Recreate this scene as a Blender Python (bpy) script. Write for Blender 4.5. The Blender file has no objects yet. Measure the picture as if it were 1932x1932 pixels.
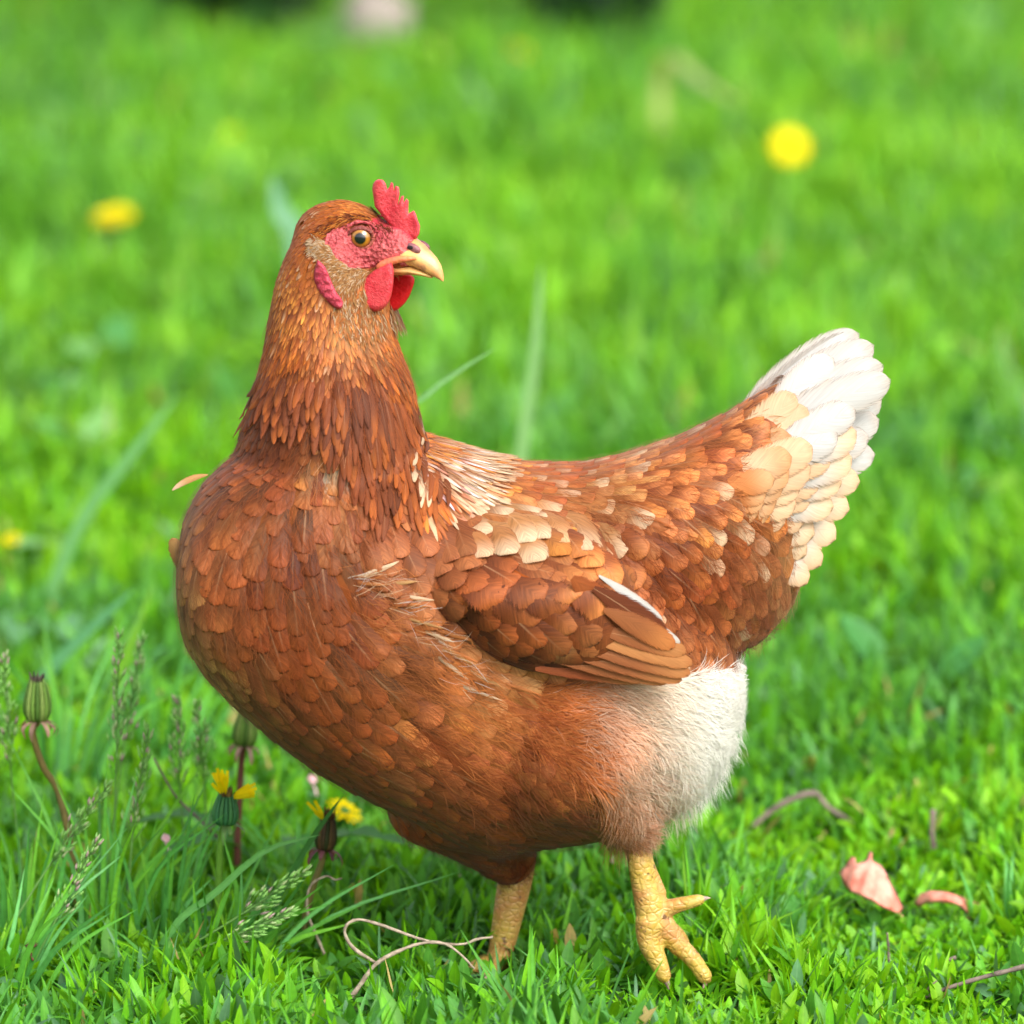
import bpy, bmesh, math, random
import numpy as np
from mathutils import Vector, Matrix
from mathutils.bvhtree import BVHTree
from mathutils.geometry import delaunay_2d_cdt

random.seed(7)
rng = np.random.default_rng(7)
R = math.radians
SC = bpy.context.scene
COL = SC.collection

# ------------------------------------------------------------------ camera
ELEV = R(11.0); DIST = 4.0; FPX = 12800.0; ZC = 0.2854
cam_d = bpy.data.cameras.new('camera'); cam = bpy.data.objects.new('camera', cam_d); COL.objects.link(cam)
CAM = Vector((0, -DIST * math.cos(ELEV), ZC + DIST * math.sin(ELEV)))
cam.location = CAM; cam.rotation_euler = (math.pi / 2 - ELEV, 0, 0)
cam_d.sensor_width = 36; cam_d.lens = 36 * FPX / 1932
cam_d.clip_start = 0.1; cam_d.clip_end = 2000
cam_d.dof.use_dof = True; cam_d.dof.focus_distance = DIST - 0.05; cam_d.dof.aperture_fstop = 6.0
SC.camera = cam
# ------------------------------------------------------------------ sky, sun, exposure
SUN_EL, SUN_AZ = R(44), R(34)            # high, behind the photographer's right shoulder
world = bpy.data.worlds.new('World'); SC.world = world; world.use_nodes = True
nt = world.node_tree; nt.nodes.clear()
sky = nt.nodes.new('ShaderNodeTexSky'); sky.sky_type = 'NISHITA'; sky.sun_disc = False
sky.sun_elevation = SUN_EL; sky.sun_rotation = math.pi - SUN_AZ; sky.dust_density = 4.0; sky.air_density = 1.0
hs = nt.nodes.new('ShaderNodeHueSaturation'); hs.inputs['Saturation'].default_value = 0.28   # veil of white cloud
bg = nt.nodes.new('ShaderNodeBackground'); bg.inputs['Strength'].default_value = 0.15
wo = nt.nodes.new('ShaderNodeOutputWorld')
nt.links.new(sky.outputs[0], hs.inputs['Color']); nt.links.new(hs.outputs[0], bg.inputs['Color']); nt.links.new(bg.outputs[0], wo.inputs[0])
sun_d = bpy.data.lights.new('sun', 'SUN'); sun_d.energy = 1.2; sun_d.angle = R(40); sun_d.color = (1.0, 0.97, 0.93)
sun = bpy.data.objects.new('sun', sun_d); COL.objects.link(sun); sun.location = (0, 0, 6)
sdir = Vector((math.sin(SUN_AZ) * math.cos(SUN_EL), -math.cos(SUN_AZ) * math.cos(SUN_EL), math.sin(SUN_EL)))
sun.rotation_euler = sdir.to_track_quat('Z', 'Y').to_euler()
SC.view_settings.view_transform = 'Standard'; SC.view_settings.look = 'None'
SC.view_settings.exposure = 1.18; SC.view_settings.gamma = 1.0
SC.render.engine = 'CYCLES'
SC.cycles.use_denoising = True
SC.cycles.max_bounces = 6; SC.cycles.diffuse_bounces = 3; SC.cycles.glossy_bounces = 2
SC.cycles.transmission_bounces = 4; SC.cycles.transparent_max_bounces = 10

# ------------------------------------------------------------------ helpers
FWD = Vector((0, math.cos(ELEV), -math.sin(ELEV))); RGT = Vector((1, 0, 0)); UPV = Vector((0, math.sin(ELEV), math.cos(ELEV)))
def ray(px, py):
    return (FWD * FPX + RGT * (px - 966) + UPV * (966 - py)).normalized()
def P(px, py, Y):                       # place in the world, Y metres behind the hen's middle plane
    d = ray(px, py); return CAM + d * ((Y - CAM.y) / d.y)
def G(px, py, z=0.0):                   # place on the ground
    d = ray(px, py); return CAM + d * ((z - CAM.z) / d.z)
def proj_np(v):
    w = np.asarray(v) - np.array(CAM); z = w @ np.array(FWD)
    return np.stack([966 + FPX * (w @ np.array(RGT)) / z, 966 - FPX * (w @ np.array(UPV)) / z], -1)
def lin(c):
    c = np.asarray(c, float) / 255.0
    return np.where(c <= 0.04045, c / 12.92, ((c + 0.055) / 1.055) ** 2.4)
def link(o, parent=None):
    COL.objects.link(o)
    if parent is not None: o.parent = parent
    return o
def tag(o, label=None, cat=None, group=None, kind=None):
    if label: o['label'] = label
    if cat: o['category'] = cat
    if group: o['group'] = group
    if kind: o['kind'] = kind
    return o
def empty(name, loc):
    o = bpy.data.objects.new(name, None); o.location = loc; o.empty_display_size = 0.02
    COL.objects.link(o); return o
def mesh_np(name, V, F, mat, parent=None, cols=None, uv=None, smooth=True, cols2=None):
    """V (n,3); F (m,3|4) array or list of arrays; world coordinates"""
    V = np.asarray(V, np.float32)
    if parent is not None:
        V = V - np.array(world_loc(parent), np.float32)
    Fs = F if isinstance(F, list) else [F]
    me = bpy.data.meshes.new(name)
    me.vertices.add(len(V)); me.vertices.foreach_set('co', V.ravel())
    lv = np.concatenate([np.asarray(f, np.int32).ravel() for f in Fs])
    sizes = np.concatenate([np.full(len(f), np.asarray(f).shape[1], np.int32) for f in Fs if len(f)])
    me.loops.add(len(lv)); me.loops.foreach_set('vertex_index', lv)
    me.polygons.add(len(sizes)); me.polygons.foreach_set('loop_start', np.concatenate([[0], np.cumsum(sizes)[:-1]]).astype(np.int32))
    me.update(calc_edges=True)
    if smooth: me.polygons.foreach_set('use_smooth', np.ones(len(sizes), bool))
    for nm, c in (('fcol', cols), ('ftip', cols2)):
        if c is not None:
            c = np.asarray(c, np.float32)
            if c.shape[1] == 3: c = np.concatenate([c, np.ones((len(c), 1), np.float32)], 1)
            a = me.color_attributes.new(nm, 'FLOAT_COLOR', 'POINT'); a.data.foreach_set('color', c.ravel())
    if uv is not None:
        u = me.uv_layers.new(name='UVMap'); u.data.foreach_set('uv', np.asarray(uv, np.float32)[lv].ravel())
    me.materials.append(mat)
    o = bpy.data.objects.new(name, me)
    return link(o, parent)
def world_loc(o):
    l = Vector(o.location)
    while o.parent: o = o.parent; l = l + Vector(o.location)
    return l
def curve(pts, n):                       # Catmull-Rom through points
    pts = [Vector(p) for p in pts]
    if len(pts) < 3:
        return [pts[0].lerp(pts[1], i / (n - 1)) for i in range(n)]
    q = [pts[0] * 2 - pts[1]] + pts + [pts[-1] * 2 - pts[-2]]
    out = []; m = len(pts) - 1
    for i in range(n):
        s = i / (n - 1) * m; k = min(int(s), m - 1); t = s - k
        a, b, c, d = q[k], q[k + 1], q[k + 2], q[k + 3]
        out.append(0.5 * ((2 * b) + (c - a) * t + (2 * a - 5 * b + 4 * c - d) * t * t + (3 * b - a - 3 * c + d) * t ** 3))
    return out
def tube_geo(path, radii, sides=8):
    """returns V,F of a closed tube"""
    path = [Vector(p) for p in path]; V = []; F = []; n = len(path)
    if not hasattr(radii, '__len__'): radii = [radii] * n
    t0 = (path[1] - path[0]).normalized(); ref = Vector((0, 0, 1)) if abs(t0.z) < 0.9 else Vector((1, 0, 0))
    a = t0.cross(ref).normalized()
    for i, p in enumerate(path):
        t = (path[min(i + 1, n - 1)] - path[max(i - 1, 0)]).normalized()
        a = (a - t * a.dot(t)).normalized(); b = t.cross(a)
        for k in range(sides):
            th = 2 * math.pi * k / sides
            V.append(p + (a * math.cos(th) + b * math.sin(th)) * radii[i])
    for i in range(n - 1):
        for k in range(sides):
            k2 = (k + 1) % sides
            F.append((i * sides + k, i * sides + k2, (i + 1) * sides + k2, (i + 1) * sides + k))
    T = []
    c0 = len(V); V.append(path[0]); c1 = len(V); V.append(path[-1])
    for k in range(sides):
        k2 = (k + 1) % sides
        T.append((c0, k2, k)); T.append((c1, (n - 1) * sides + k, (n - 1) * sides + k2))
    return np.array([tuple(v) for v in V]), [np.array(F), np.array(T)]
def merge(geos):
    """list of (V,[F..]) -> V,[F..]"""
    Vs, Q, T = [], [], []; o = 0
    for V, Fs in geos:
        Vs.append(np.asarray(V))
        for f in (Fs if isinstance(Fs, list) else [Fs]):
            f = np.asarray(f)
            if len(f): (Q if f.shape[1] == 4 else T).append(f + o)
        o += len(V)
    out = []
    if Q: out.append(np.concatenate(Q))
    if T: out.append(np.concatenate(T))
    return np.concatenate(Vs), out
def loft_geo(rings):
    k = len(rings[0]); V = [p for r in rings for p in r]; F = []; T = []
    for i in range(len(rings) - 1):
        for j in range(k):
            j2 = (j + 1) % k
            F.append((i * k + j, i * k + j2, (i + 1) * k + j2, (i + 1) * k + j))
    for e, rr in ((0, rings[0]), (len(rings) - 1, rings[-1])):
        c = sum((Vector(p) for p in rr), Vector()) / k; V.append(c); ci = len(V) - 1
        for j in range(k):
            j2 = (j + 1) % k
            T.append((ci, e * k + j2, e * k + j) if e == 0 else (ci, e * k + j, e * k + j2))
    return np.array([tuple(v) for v in V]), [np.array(F), np.array(T)]
def ellipsoid_geo(c, ax, ay, az, n=20):
    rings = []
    for i in range(1, n):
        ph = math.pi * i / n; rr = []
        for k in range(2 * n):
            th = math.pi * k / n
            rr.append(c + ax * math.cos(ph) + ay * (math.sin(ph) * math.cos(th)) + az * (math.sin(ph) * math.sin(th)))
        rings.append(rr)
    return loft_geo(rings)
def remesh(geos, voxel, smooth_it, name):
    V, F = merge(geos)
    me = bpy.data.meshes.new('tmp'); me.from_pydata([tuple(v) for v in V], [], [tuple(int(i) for i in f) for fs in F for f in fs])
    o = bpy.data.objects.new('tmp', me); COL.objects.link(o)
    bm = bmesh.new(); bm.from_mesh(me); bmesh.ops.recalc_face_normals(bm, faces=bm.faces); bm.to_mesh(me); bm.free()
    m = o.modifiers.new('r', 'REMESH'); m.mode = 'VOXEL'; m.voxel_size = voxel
    if smooth_it:
        s = o.modifiers.new('s', 'SMOOTH'); s.factor = 0.5; s.iterations = smooth_it
    dg = bpy.context.evaluated_depsgraph_get()
    out = bpy.data.meshes.new_from_object(o.evaluated_get(dg)); out.name = name
    bpy.data.objects.remove(o); bpy.data.meshes.remove(me)
    return out
def inflate_geo(poly, to3d, thick, rad, step, noise=0.0):
    """outline polygon (2D, any unit) -> closed cushion; to3d(x,y,h) -> Vector"""
    poly = [Vector(p) for p in poly]; n = len(poly)
    A = np.array([tuple(p) for p in poly]); B = np.roll(A, -1, 0)
    def dist(p):
        ap = p - A; ab = B - A
        t = np.clip((ap * ab).sum(1) / np.maximum((ab * ab).sum(1), 1e-12), 0, 1)
        return np.sqrt((((A + ab * t[:, None]) - p) ** 2).sum(1).min())
    def inside(p):
        x, y = p; c = False
        for i in range(n):
            (x1, y1), (x2, y2) = A[i], B[i]
            if (y1 > y) != (y2 > y) and x < (x2 - x1) * (y - y1) / (y2 - y1) + x1: c = not c
        return c
    lo, hi = A.min(0), A.max(0); pts = [Vector(p) for p in A]
    y = lo[1] + step / 2; k = 0
    while y < hi[1]:
        x = lo[0] + step / 2 + (step / 2 if k % 2 else 0)
        while x < hi[0]:
            q = np.array([x + random.uniform(-.15, .15) * step, y + random.uniform(-.15, .15) * step])
            if inside(q) and dist(q) > step * 0.45: pts.append(Vector(q))
            x += step
        y += step * 0.87; k += 1
    vv, ee, ff, *_ = delaunay_2d_cdt(pts, [(i, (i + 1) % n) for i in range(n)], [list(range(n))], 1, 1e-6)
    H = []
    for p in vv:
        d = dist(np.array(tuple(p)))
        t = min(d / rad, 1.0); H.append(thick * math.sqrt(max(0, 1 - (1 - t) ** 2)) * (1 + noise * random.uniform(-1, 1)))
    H = [0 if h < 1e-5 * thick + 1e-9 or i < n else h for i, h in enumerate(H)]
    m = len(vv); back = {}; V = [to3d(p.x, p.y, h) for p, h in zip(vv, H)]
    for i in range(m):
        if H[i] > 0: back[i] = len(V); V.append(to3d(vv[i].x, vv[i].y, -H[i]))
        else: back[i] = i
    T = []
    for f in ff:
        f = list(f)
        for j in range(1, len(f) - 1):
            t = (f[0], f[j], f[j + 1]); T.append(t); b = (back[t[2]], back[t[1]], back[t[0]])
            if set(b) != set(t): T.append(b)
    return np.array([tuple(v) for v in V]), [np.array(T)]

# ------------------------------------------------------------------ materials
def new_mat(name):
    m = bpy.data.materials.new(name); m.use_nodes = True
    t = m.node_tree; b = t.nodes['Principled BSDF']; return m, t, b
def N(t, typ, **kw):
    n = t.nodes.new(typ)
    for k, v in kw.items():
        if k == 'op': n.operation = v
        elif k == 'blend': n.blend_type = v
        elif k == 'attr': n.attribute_name = v
        elif k == 'dtype': n.data_type = v
        else: n.inputs[k.replace('_', ' ')].default_value = v
    return n
def math_n(t, op, a, b=None, clamp=False):
    n = t.nodes.new('ShaderNodeMath'); n.operation = op; n.use_clamp = clamp
    for i, x in enumerate((a, b)):
        if x is None: continue
        if isinstance(x, (int, float)): n.inputs[i].default_value = x
        else: t.links.new(x, n.inputs[i])
    return n.outputs[0]
def mix_c(t, blend, fac, a, b):
    n = t.nodes.new('ShaderNodeMix'); n.data_type = 'RGBA'; n.blend_type = blend
    for s, x in ((n.inputs[0], fac), (n.inputs[6], a), (n.inputs[7], b)):
        if isinstance(x, (int, float)): s.default_value = x
        elif isinstance(x, (tuple, list)): s.default_value = (*x[:3], 1)
        else: t.links.new(x, s)
    return n.outputs[2]
def translucent_out(t, b, colsock, fac):
    tr = t.nodes.new('ShaderNodeBsdfTranslucent'); mx = t.nodes.new('ShaderNodeMixShader'); mx.inputs[0].default_value = fac
    t.links.new(colsock, tr.inputs['Color']); t.links.new(b.outputs[0], mx.inputs[1]); t.links.new(tr.outputs[0], mx.inputs[2])
    t.links.new(mx.outputs[0], t.nodes['Material Output'].inputs['Surface'])

def feather_material(name='feather', fray=.85, lo=0.55, hi=1.4):
    m, t, b = new_mat(name); L = t.links
    at = N(t, 'ShaderNodeAttribute', attr='fcol'); tp = N(t, 'ShaderNodeAttribute', attr='ftip')
    uv = t.nodes.new('ShaderNodeUVMap'); sp = t.nodes.new('ShaderNodeSeparateXYZ'); L.new(uv.outputs[0], sp.inputs[0])
    us = math_n(t, 'ABSOLUTE', math_n(t, 'SUBTRACT', sp.outputs[0], 0.5)); us = math_n(t, 'MULTIPLY', us, 2.0)   # 0 shaft .. 1 edge
    v = sp.outputs[1]; seed = at.outputs['Alpha']
    # base -> tip colour
    ramp = t.nodes.new('ShaderNodeMapRange'); ramp.interpolation_type = 'SMOOTHSTEP'; L.new(v, ramp.inputs[0]); ramp.inputs[1].default_value = 0.45; ramp.inputs[2].default_value = 0.95
    col = mix_c(t, 'MIX', ramp.outputs[0], at.outputs['Color'], tp.outputs['Color'])
    # barbs: fine streaks slanting off the shaft
    cb = t.nodes.new('ShaderNodeCombineXYZ')
    s = math_n(t, 'SUBTRACT', math_n(t, 'MULTIPLY', v, 18.0), math_n(t, 'MULTIPLY', us, 7.0))
    L.new(s, cb.inputs[0]); L.new(math_n(t, 'MULTIPLY', us, 0.9), cb.inputs[1]); L.new(math_n(t, 'MULTIPLY', seed, 91.0), cb.inputs[2])
    nz = N(t, 'ShaderNodeTexNoise', Scale=1.6, Detail=3.0, Roughness=0.65); L.new(cb.outputs[0], nz.inputs['Vector'])
    mr = t.nodes.new('ShaderNodeMapRange'); L.new(nz.outputs['Fac'], mr.inputs[0]); mr.inputs[1].default_value = .25; mr.inputs[2].default_value = .75; mr.inputs[3].default_value = lo; mr.inputs[4].default_value = hi
    col = mix_c(t, 'MULTIPLY', 1.0, col, mr.outputs[0])
    # darker pigment rim inside the vane's edge
    e1 = math_n(t, 'POWER', us, 3.0)
    tipr = t.nodes.new('ShaderNodeMapRange'); L.new(v, tipr.inputs[0]); tipr.inputs[1].default_value = 0.90; tipr.inputs[2].default_value = 1.0
    rim = math_n(t, 'MULTIPLY', math_n(t, 'MAXIMUM', e1, tipr.outputs[0]), 0.55, True)
    col = mix_c(t, 'MIX', rim, col, mix_c(t, 'MULTIPLY', 1.0, col, (0.72, 0.47, 0.30)))
    # pale shaft
    sh = t.nodes.new('ShaderNodeMapRange'); L.new(us, sh.inputs[0]); sh.inputs[1].default_value = 0.015; sh.inputs[2].default_value = 0.06; sh.inputs[3].default_value = 0.42; sh.inputs[4].default_value = 0.0
    sv = math_n(t, 'MULTIPLY', math_n(t, 'MULTIPLY', sh.outputs[0], math_n(t, 'SUBTRACT', 1.1, v)), math_n(t, 'POWER', math_n(t, 'FRACT', math_n(t, 'MULTIPLY', seed, 13.7)), 2.5), True)
    col = mix_c(t, 'MIX', sv, col, (0.72, 0.42, 0.22))
    L.new(col, b.inputs['Base Color'])
    b.inputs['Roughness'].default_value = 0.55; b.inputs['Specular IOR Level'].default_value = 0.2
    b.inputs['Sheen Weight'].default_value = 0.05; b.inputs['Sheen Roughness'].default_value = 0.5
    bp = N(t, 'ShaderNodeBump', Strength=0.35, Distance=0.0006); L.new(nz.outputs['Fac'], bp.inputs['Height']); L.new(bp.outputs[0], b.inputs['Normal'])
    translucent_out(t, b, col, 0.16)
    cb2 = t.nodes.new('ShaderNodeCombineXYZ'); s2 = math_n(t, 'SUBTRACT', math_n(t, 'MULTIPLY', v, 34.0), math_n(t, 'MULTIPLY', us, 12.0))
    L.new(s2, cb2.inputs[0]); L.new(math_n(t, 'MULTIPLY', seed, 57.0), cb2.inputs[2])
    n3 = N(t, 'ShaderNodeTexNoise', Scale=1.0, Detail=1.0); L.new(cb2.outputs[0], n3.inputs['Vector'])
    edge = t.nodes.new('ShaderNodeMapRange'); L.new(math_n(t, 'MAXIMUM', us, math_n(t, 'ADD', math_n(t, 'MULTIPLY', v, 9.0), -8.0)), edge.inputs[0]); edge.inputs[1].default_value = .62; edge.inputs[2].default_value = 1.0
    al = t.nodes.new('ShaderNodeMapRange'); L.new(math_n(t, 'SUBTRACT', n3.outputs['Fac'], math_n(t, 'MULTIPLY', edge.outputs[0], fray)), al.inputs[0]); al.inputs[1].default_value = -.16; al.inputs[2].default_value = .14
    tr = t.nodes.new('ShaderNodeBsdfTransparent'); mx = t.nodes.new('ShaderNodeMixShader'); out = t.nodes['Material Output']; src = out.inputs['Surface'].links[0].from_socket
    L.new(al.outputs[0], mx.inputs[0]); L.new(tr.outputs[0], mx.inputs[1]); L.new(src, mx.inputs[2]); L.new(mx.outputs[0], out.inputs['Surface'])
    return m
def attr_material(name, rough, spec, transl, noise=0.25, nscale=400, sheen=0.0):
    m, t, b = new_mat(name); at = N(t, 'ShaderNodeAttribute', attr='fcol')
    tc = t.nodes.new('ShaderNodeTexCoord'); nz = N(t, 'ShaderNodeTexNoise', Scale=float(nscale), Detail=3.0); t.links.new(tc.outputs['Object'], nz.inputs['Vector'])
    mr = t.nodes.new('ShaderNodeMapRange'); t.links.new(nz.outputs['Fac'], mr.inputs[0]); mr.inputs[3].default_value = 1 - noise * 1.5; mr.inputs[4].default_value = 1 + noise * 1.5
    col = mix_c(t, 'MULTIPLY', 1.0, at.outputs['Color'], mr.outputs[0])
    t.links.new(col, b.inputs['Base Color']); b.inputs['Roughness'].default_value = rough; b.inputs['Specular IOR Level'].default_value = spec
    b.inputs['Sheen Weight'].default_value = sheen
    if transl > 0: translucent_out(t, b, col, transl)
    return m
def leaf_material(name, transl=0.38, rough=0.48, spec=0.32):
    m, t, b = new_mat(name); L = t.links
    at = N(t, 'ShaderNodeAttribute', attr='fcol'); uv = t.nodes.new('ShaderNodeUVMap'); sp = t.nodes.new('ShaderNodeSeparateXYZ'); L.new(uv.outputs[0], sp.inputs[0])
    us = math_n(t, 'MULTIPLY', math_n(t, 'ABSOLUTE', math_n(t, 'SUBTRACT', sp.outputs[0], 0.5)), 2.0)
    mid = t.nodes.new('ShaderNodeMapRange'); L.new(us, mid.inputs[0]); mid.inputs[1].default_value = 0.04; mid.inputs[2].default_value = 0.16; mid.inputs[3].default_value = 0.45; mid.inputs[4].default_value = 0.0
    tc = t.nodes.new('ShaderNodeTexCoord'); nz = N(t, 'ShaderNodeTexNoise', Scale=260.0, Detail=2.0); L.new(tc.outputs['Object'], nz.inputs['Vector'])
    mr = t.nodes.new('ShaderNodeMapRange'); L.new(nz.outputs['Fac'], mr.inputs[0]); mr.inputs[3].default_value = 0.72; mr.inputs[4].default_value = 1.28
    col = mix_c(t, 'MULTIPLY', 1.0, at.outputs['Color'], mr.outputs[0])
    col = mix_c(t, 'MIX', mid.outputs[0], col, mix_c(t, 'MULTIPLY', 1.0, col, (1.7, 1.35, 1.6)))
    L.new(col, b.inputs['Base Color']); b.inputs['Roughness'].default_value = rough; b.inputs['Specular IOR Level'].default_value = spec
    translucent_out(t, b, mix_c(t, 'MULTIPLY', 1.0, col, (1.35, 1.15, 0.5)), transl)
    return m
def skin_material(name, c1, c2, scale=500, bump=0.5, rough=0.5, sub=0.15, dist=0.001):
    m, t, b = new_mat(name); tc = t.nodes.new('ShaderNodeTexCoord')
    nz = N(t, 'ShaderNodeTexNoise', Scale=float(scale), Detail=5.0, Roughness=0.6); t.links.new(tc.outputs['Object'], nz.inputs['Vector'])
    vo = t.nodes.new('ShaderNodeTexVoronoi'); vo.inputs['Scale'].default_value = scale * 1.3; t.links.new(tc.outputs['Object'], vo.inputs['Vector'])
    n2 = N(t, 'ShaderNodeTexNoise', Scale=scale * 0.18, Detail=3.0); t.links.new(tc.outputs['Object'], n2.inputs['Vector'])
    f = math_n(t, 'ADD', math_n(t, 'MULTIPLY', nz.outputs['Fac'], 0.5), math_n(t, 'MULTIPLY', n2.outputs['Fac'], 0.5))
    mr = t.nodes.new('ShaderNodeMapRange'); t.links.new(f, mr.inputs[0]); mr.inputs[1].default_value = 0.35; mr.inputs[2].default_value = 0.65
    col = mix_c(t, 'MIX', mr.outputs[0], tuple(lin(c1)), tuple(lin(c2)))
    t.links.new(col, b.inputs['Base Color']); b.inputs['Roughness'].default_value = rough; b.inputs['Specular IOR Level'].default_value = 0.35
    b.inputs['Subsurface Weight'].default_value = sub; b.inputs['Subsurface Radius'].default_value = (0.004, 0.001, 0.0008); b.inputs['Subsurface Scale'].default_value = 1.0
    hh = math_n(t, 'ADD', nz.outputs['Fac'], math_n(t, 'MULTIPLY', vo.outputs['Distance'], 0.8))
    bp = N(t, 'ShaderNodeBump', Strength=bump, Distance=dist); t.links.new(hh, bp.inputs['Height']); t.links.new(bp.outputs[0], b.inputs['Normal'])
    return m
def wood_material(name, c1, c2, scale=120):
    m, t, b = new_mat(name); tc = t.nodes.new('ShaderNodeTexCoord')
    nz = N(t, 'ShaderNodeTexNoise', Scale=float(scale), Detail=5.0); t.links.new(tc.outputs['Object'], nz.inputs['Vector'])
    mr = t.nodes.new('ShaderNodeMapRange'); t.links.new(nz.outputs['Fac'], mr.inputs[0]); mr.inputs[1].default_value = .35; mr.inputs[2].default_value = .65
    t.links.new(mix_c(t, 'MIX', mr.outputs[0], tuple(lin(c1)), tuple(lin(c2))), b.inputs['Base Color']); b.inputs['Roughness'].default_value = 0.75
    bp = N(t, 'ShaderNodeBump', Strength=0.6, Distance=0.001); t.links.new(nz.outputs['Fac'], bp.inputs['Height']); t.links.new(bp.outputs[0], b.inputs['Normal'])
    return m

M_FEATHER = feather_material(); M_VANE = feather_material('vane', .62, .80, 1.16)
M_FLUFF = attr_material('down', 0.7, 0.12, 0.5, 0.12, 300, 0.25)
M_BODY = attr_material('body_skin', 0.8, 0.05, 0.0, 0.2, 200)
M_LEAF = leaf_material('grass_leaf')
M_ATTR = attr_material('plant_part', 0.55, 0.25, 0.2, 0.2, 300)
M_SOIL = None

# ------------------------------------------------------------------ ground
def ground_material():
    m, t, b = new_mat('ground_turf'); tc = t.nodes.new('ShaderNodeTexCoord')
    n1 = N(t, 'ShaderNodeTexNoise', Scale=3.0, Detail=8.0, Roughness=0.7); n2 = N(t, 'ShaderNodeTexNoise', Scale=90.0, Detail=4.0)
    for n in (n1, n2): t.links.new(tc.outputs['Object'], n.inputs['Vector'])
    c = mix_c(t, 'MIX', n1.outputs['Fac'], (0.020, 0.060, 0.008), (0.045, 0.15, 0.012))
    r = t.nodes.new('ShaderNodeMapRange'); t.links.new(n2.outputs['Fac'], r.inputs[0]); r.inputs[1].default_value = .55; r.inputs[2].default_value = .7
    c = mix_c(t, 'MIX', r.outputs[0], c, (0.05, 0.04, 0.022))
    t.links.new(c, b.inputs['Base Color']); b.inputs['Roughness'].default_value = 0.9
    bp = N(t, 'ShaderNodeBump', Strength=0.8, Distance=0.01); t.links.new(n2.outputs['Fac'], bp.inputs['Height']); t.links.new(bp.outputs[0], b.inputs['Normal'])
    return m
gx = np.concatenate([[-600, -100, -20, -6], np.linspace(-3, 3, 61), [6, 20, 100, 600]])
gy = np.concatenate([[-200, -40, -10, -4], np.linspace(-2, 8, 101), [12, 30, 120, 800]])
GX, GY = np.meshgrid(gx, gy)
def gz(x, y):
    return 0.006 * np.sin(x * 7 + 1.3) * np.cos(y * 5.1) - 0.006
GZ = np.where((np.abs(GX) < 3.5) & (np.abs(GY) < 9), gz(GX, GY), -0.006)
gv = np.stack([GX, GY, GZ], -1).reshape(-1, 3); nx = len(gx)
gi = np.arange(len(gx) * len(gy)).reshape(len(gy), nx)
gf = np.stack([gi[:-1, :-1], gi[:-1, 1:], gi[1:, 1:], gi[1:, :-1]], -1).reshape(-1, 4)
ground = mesh_np('ground', gv, gf, ground_material()); tag(ground, kind='structure')

# ------------------------------------------------------------------ grass
def vnoise(x, y, s, seed):
    """smooth value noise"""
    r = np.random.default_rng(seed); g = r.random((64, 64)); x = x / s + 100; y = y / s + 100
    xi = np.floor(x).astype(int); yi = np.floor(y).astype(int); fx = x - xi; fy = y - yi
    fx = fx * fx * (3 - 2 * fx); fy = fy * fy * (3 - 2 * fy)
    a = g[xi % 64, yi % 64]; b_ = g[(xi + 1) % 64, yi % 64]; c = g[xi % 64, (yi + 1) % 64]; d = g[(xi + 1) % 64, (yi + 1) % 64]
    return (a * (1 - fx) + b_ * fx) * (1 - fy) + (c * (1 - fx) + d * fx) * fy
def blades(base, yaw, pitch, L, W, bend, roll, cols, ts, prof, fold=0.28):
    n = len(base); ts = np.array(ts); prof = np.array(prof); k = len(ts)
    ang = pitch[:, None] - bend[:, None] * ts[None, :]
    dt = np.diff(ts, prepend=0.0)
    ca = np.cumsum(np.cos(ang) * dt, 1) * L[:, None]; sa = np.cumsum(np.sin(ang) * dt, 1) * L[:, None]
    h = np.stack([np.cos(yaw), np.sin(yaw), 0 * yaw], -1); s = np.stack([-np.sin(yaw), np.cos(yaw), 0 * yaw], -1)
    c = base[:, None, :] + h[:, None, :] * ca[..., None]; c[..., 2] += sa
    nrm = np.stack([-np.sin(ang), 0 * ang, np.cos(ang)], -1)
    nw = h[:, None, :] * nrm[..., 0:1]; nw[..., 2] += nrm[..., 2]
    sd = s[:, None, :] * np.cos(roll)[:, None, None] + nw * np.sin(roll)[:, None, None]
    nn = nw * np.cos(roll)[:, None, None] - s[:, None, :] * np.sin(roll)[:, None, None]
    w = W[:, None] * 0.5 * prof[None, :]
    V = np.stack([c - sd * w[..., None] + nn * (fold * w)[..., None], c, c + sd * w[..., None] + nn * (fold * w)[..., None]], 2)   # n,k,3,3
    idx = np.arange(n * k * 3).reshape(n, k, 3)
    q1 = np.stack([idx[:, :-1, 0], idx[:, :-1, 1], idx[:, 1:, 1], idx[:, 1:, 0]], -1).reshape(-1, 4)
    q2 = np.stack([idx[:, :-1, 1], idx[:, :-1, 2], idx[:, 1:, 2], idx[:, 1:, 1]], -1).reshape(-1, 4)
    uv = np.stack(np.broadcast_arrays(np.array([0, .5, 1.])[None, None, :], ts[None, :, None] + 0 * yaw[:, None, None]), -1).reshape(-1, 2)
    cc = np.repeat(cols, k * 3, 0)
    return V.reshape(-1, 3), [np.concatenate([q1, q2])], uv, cc
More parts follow.
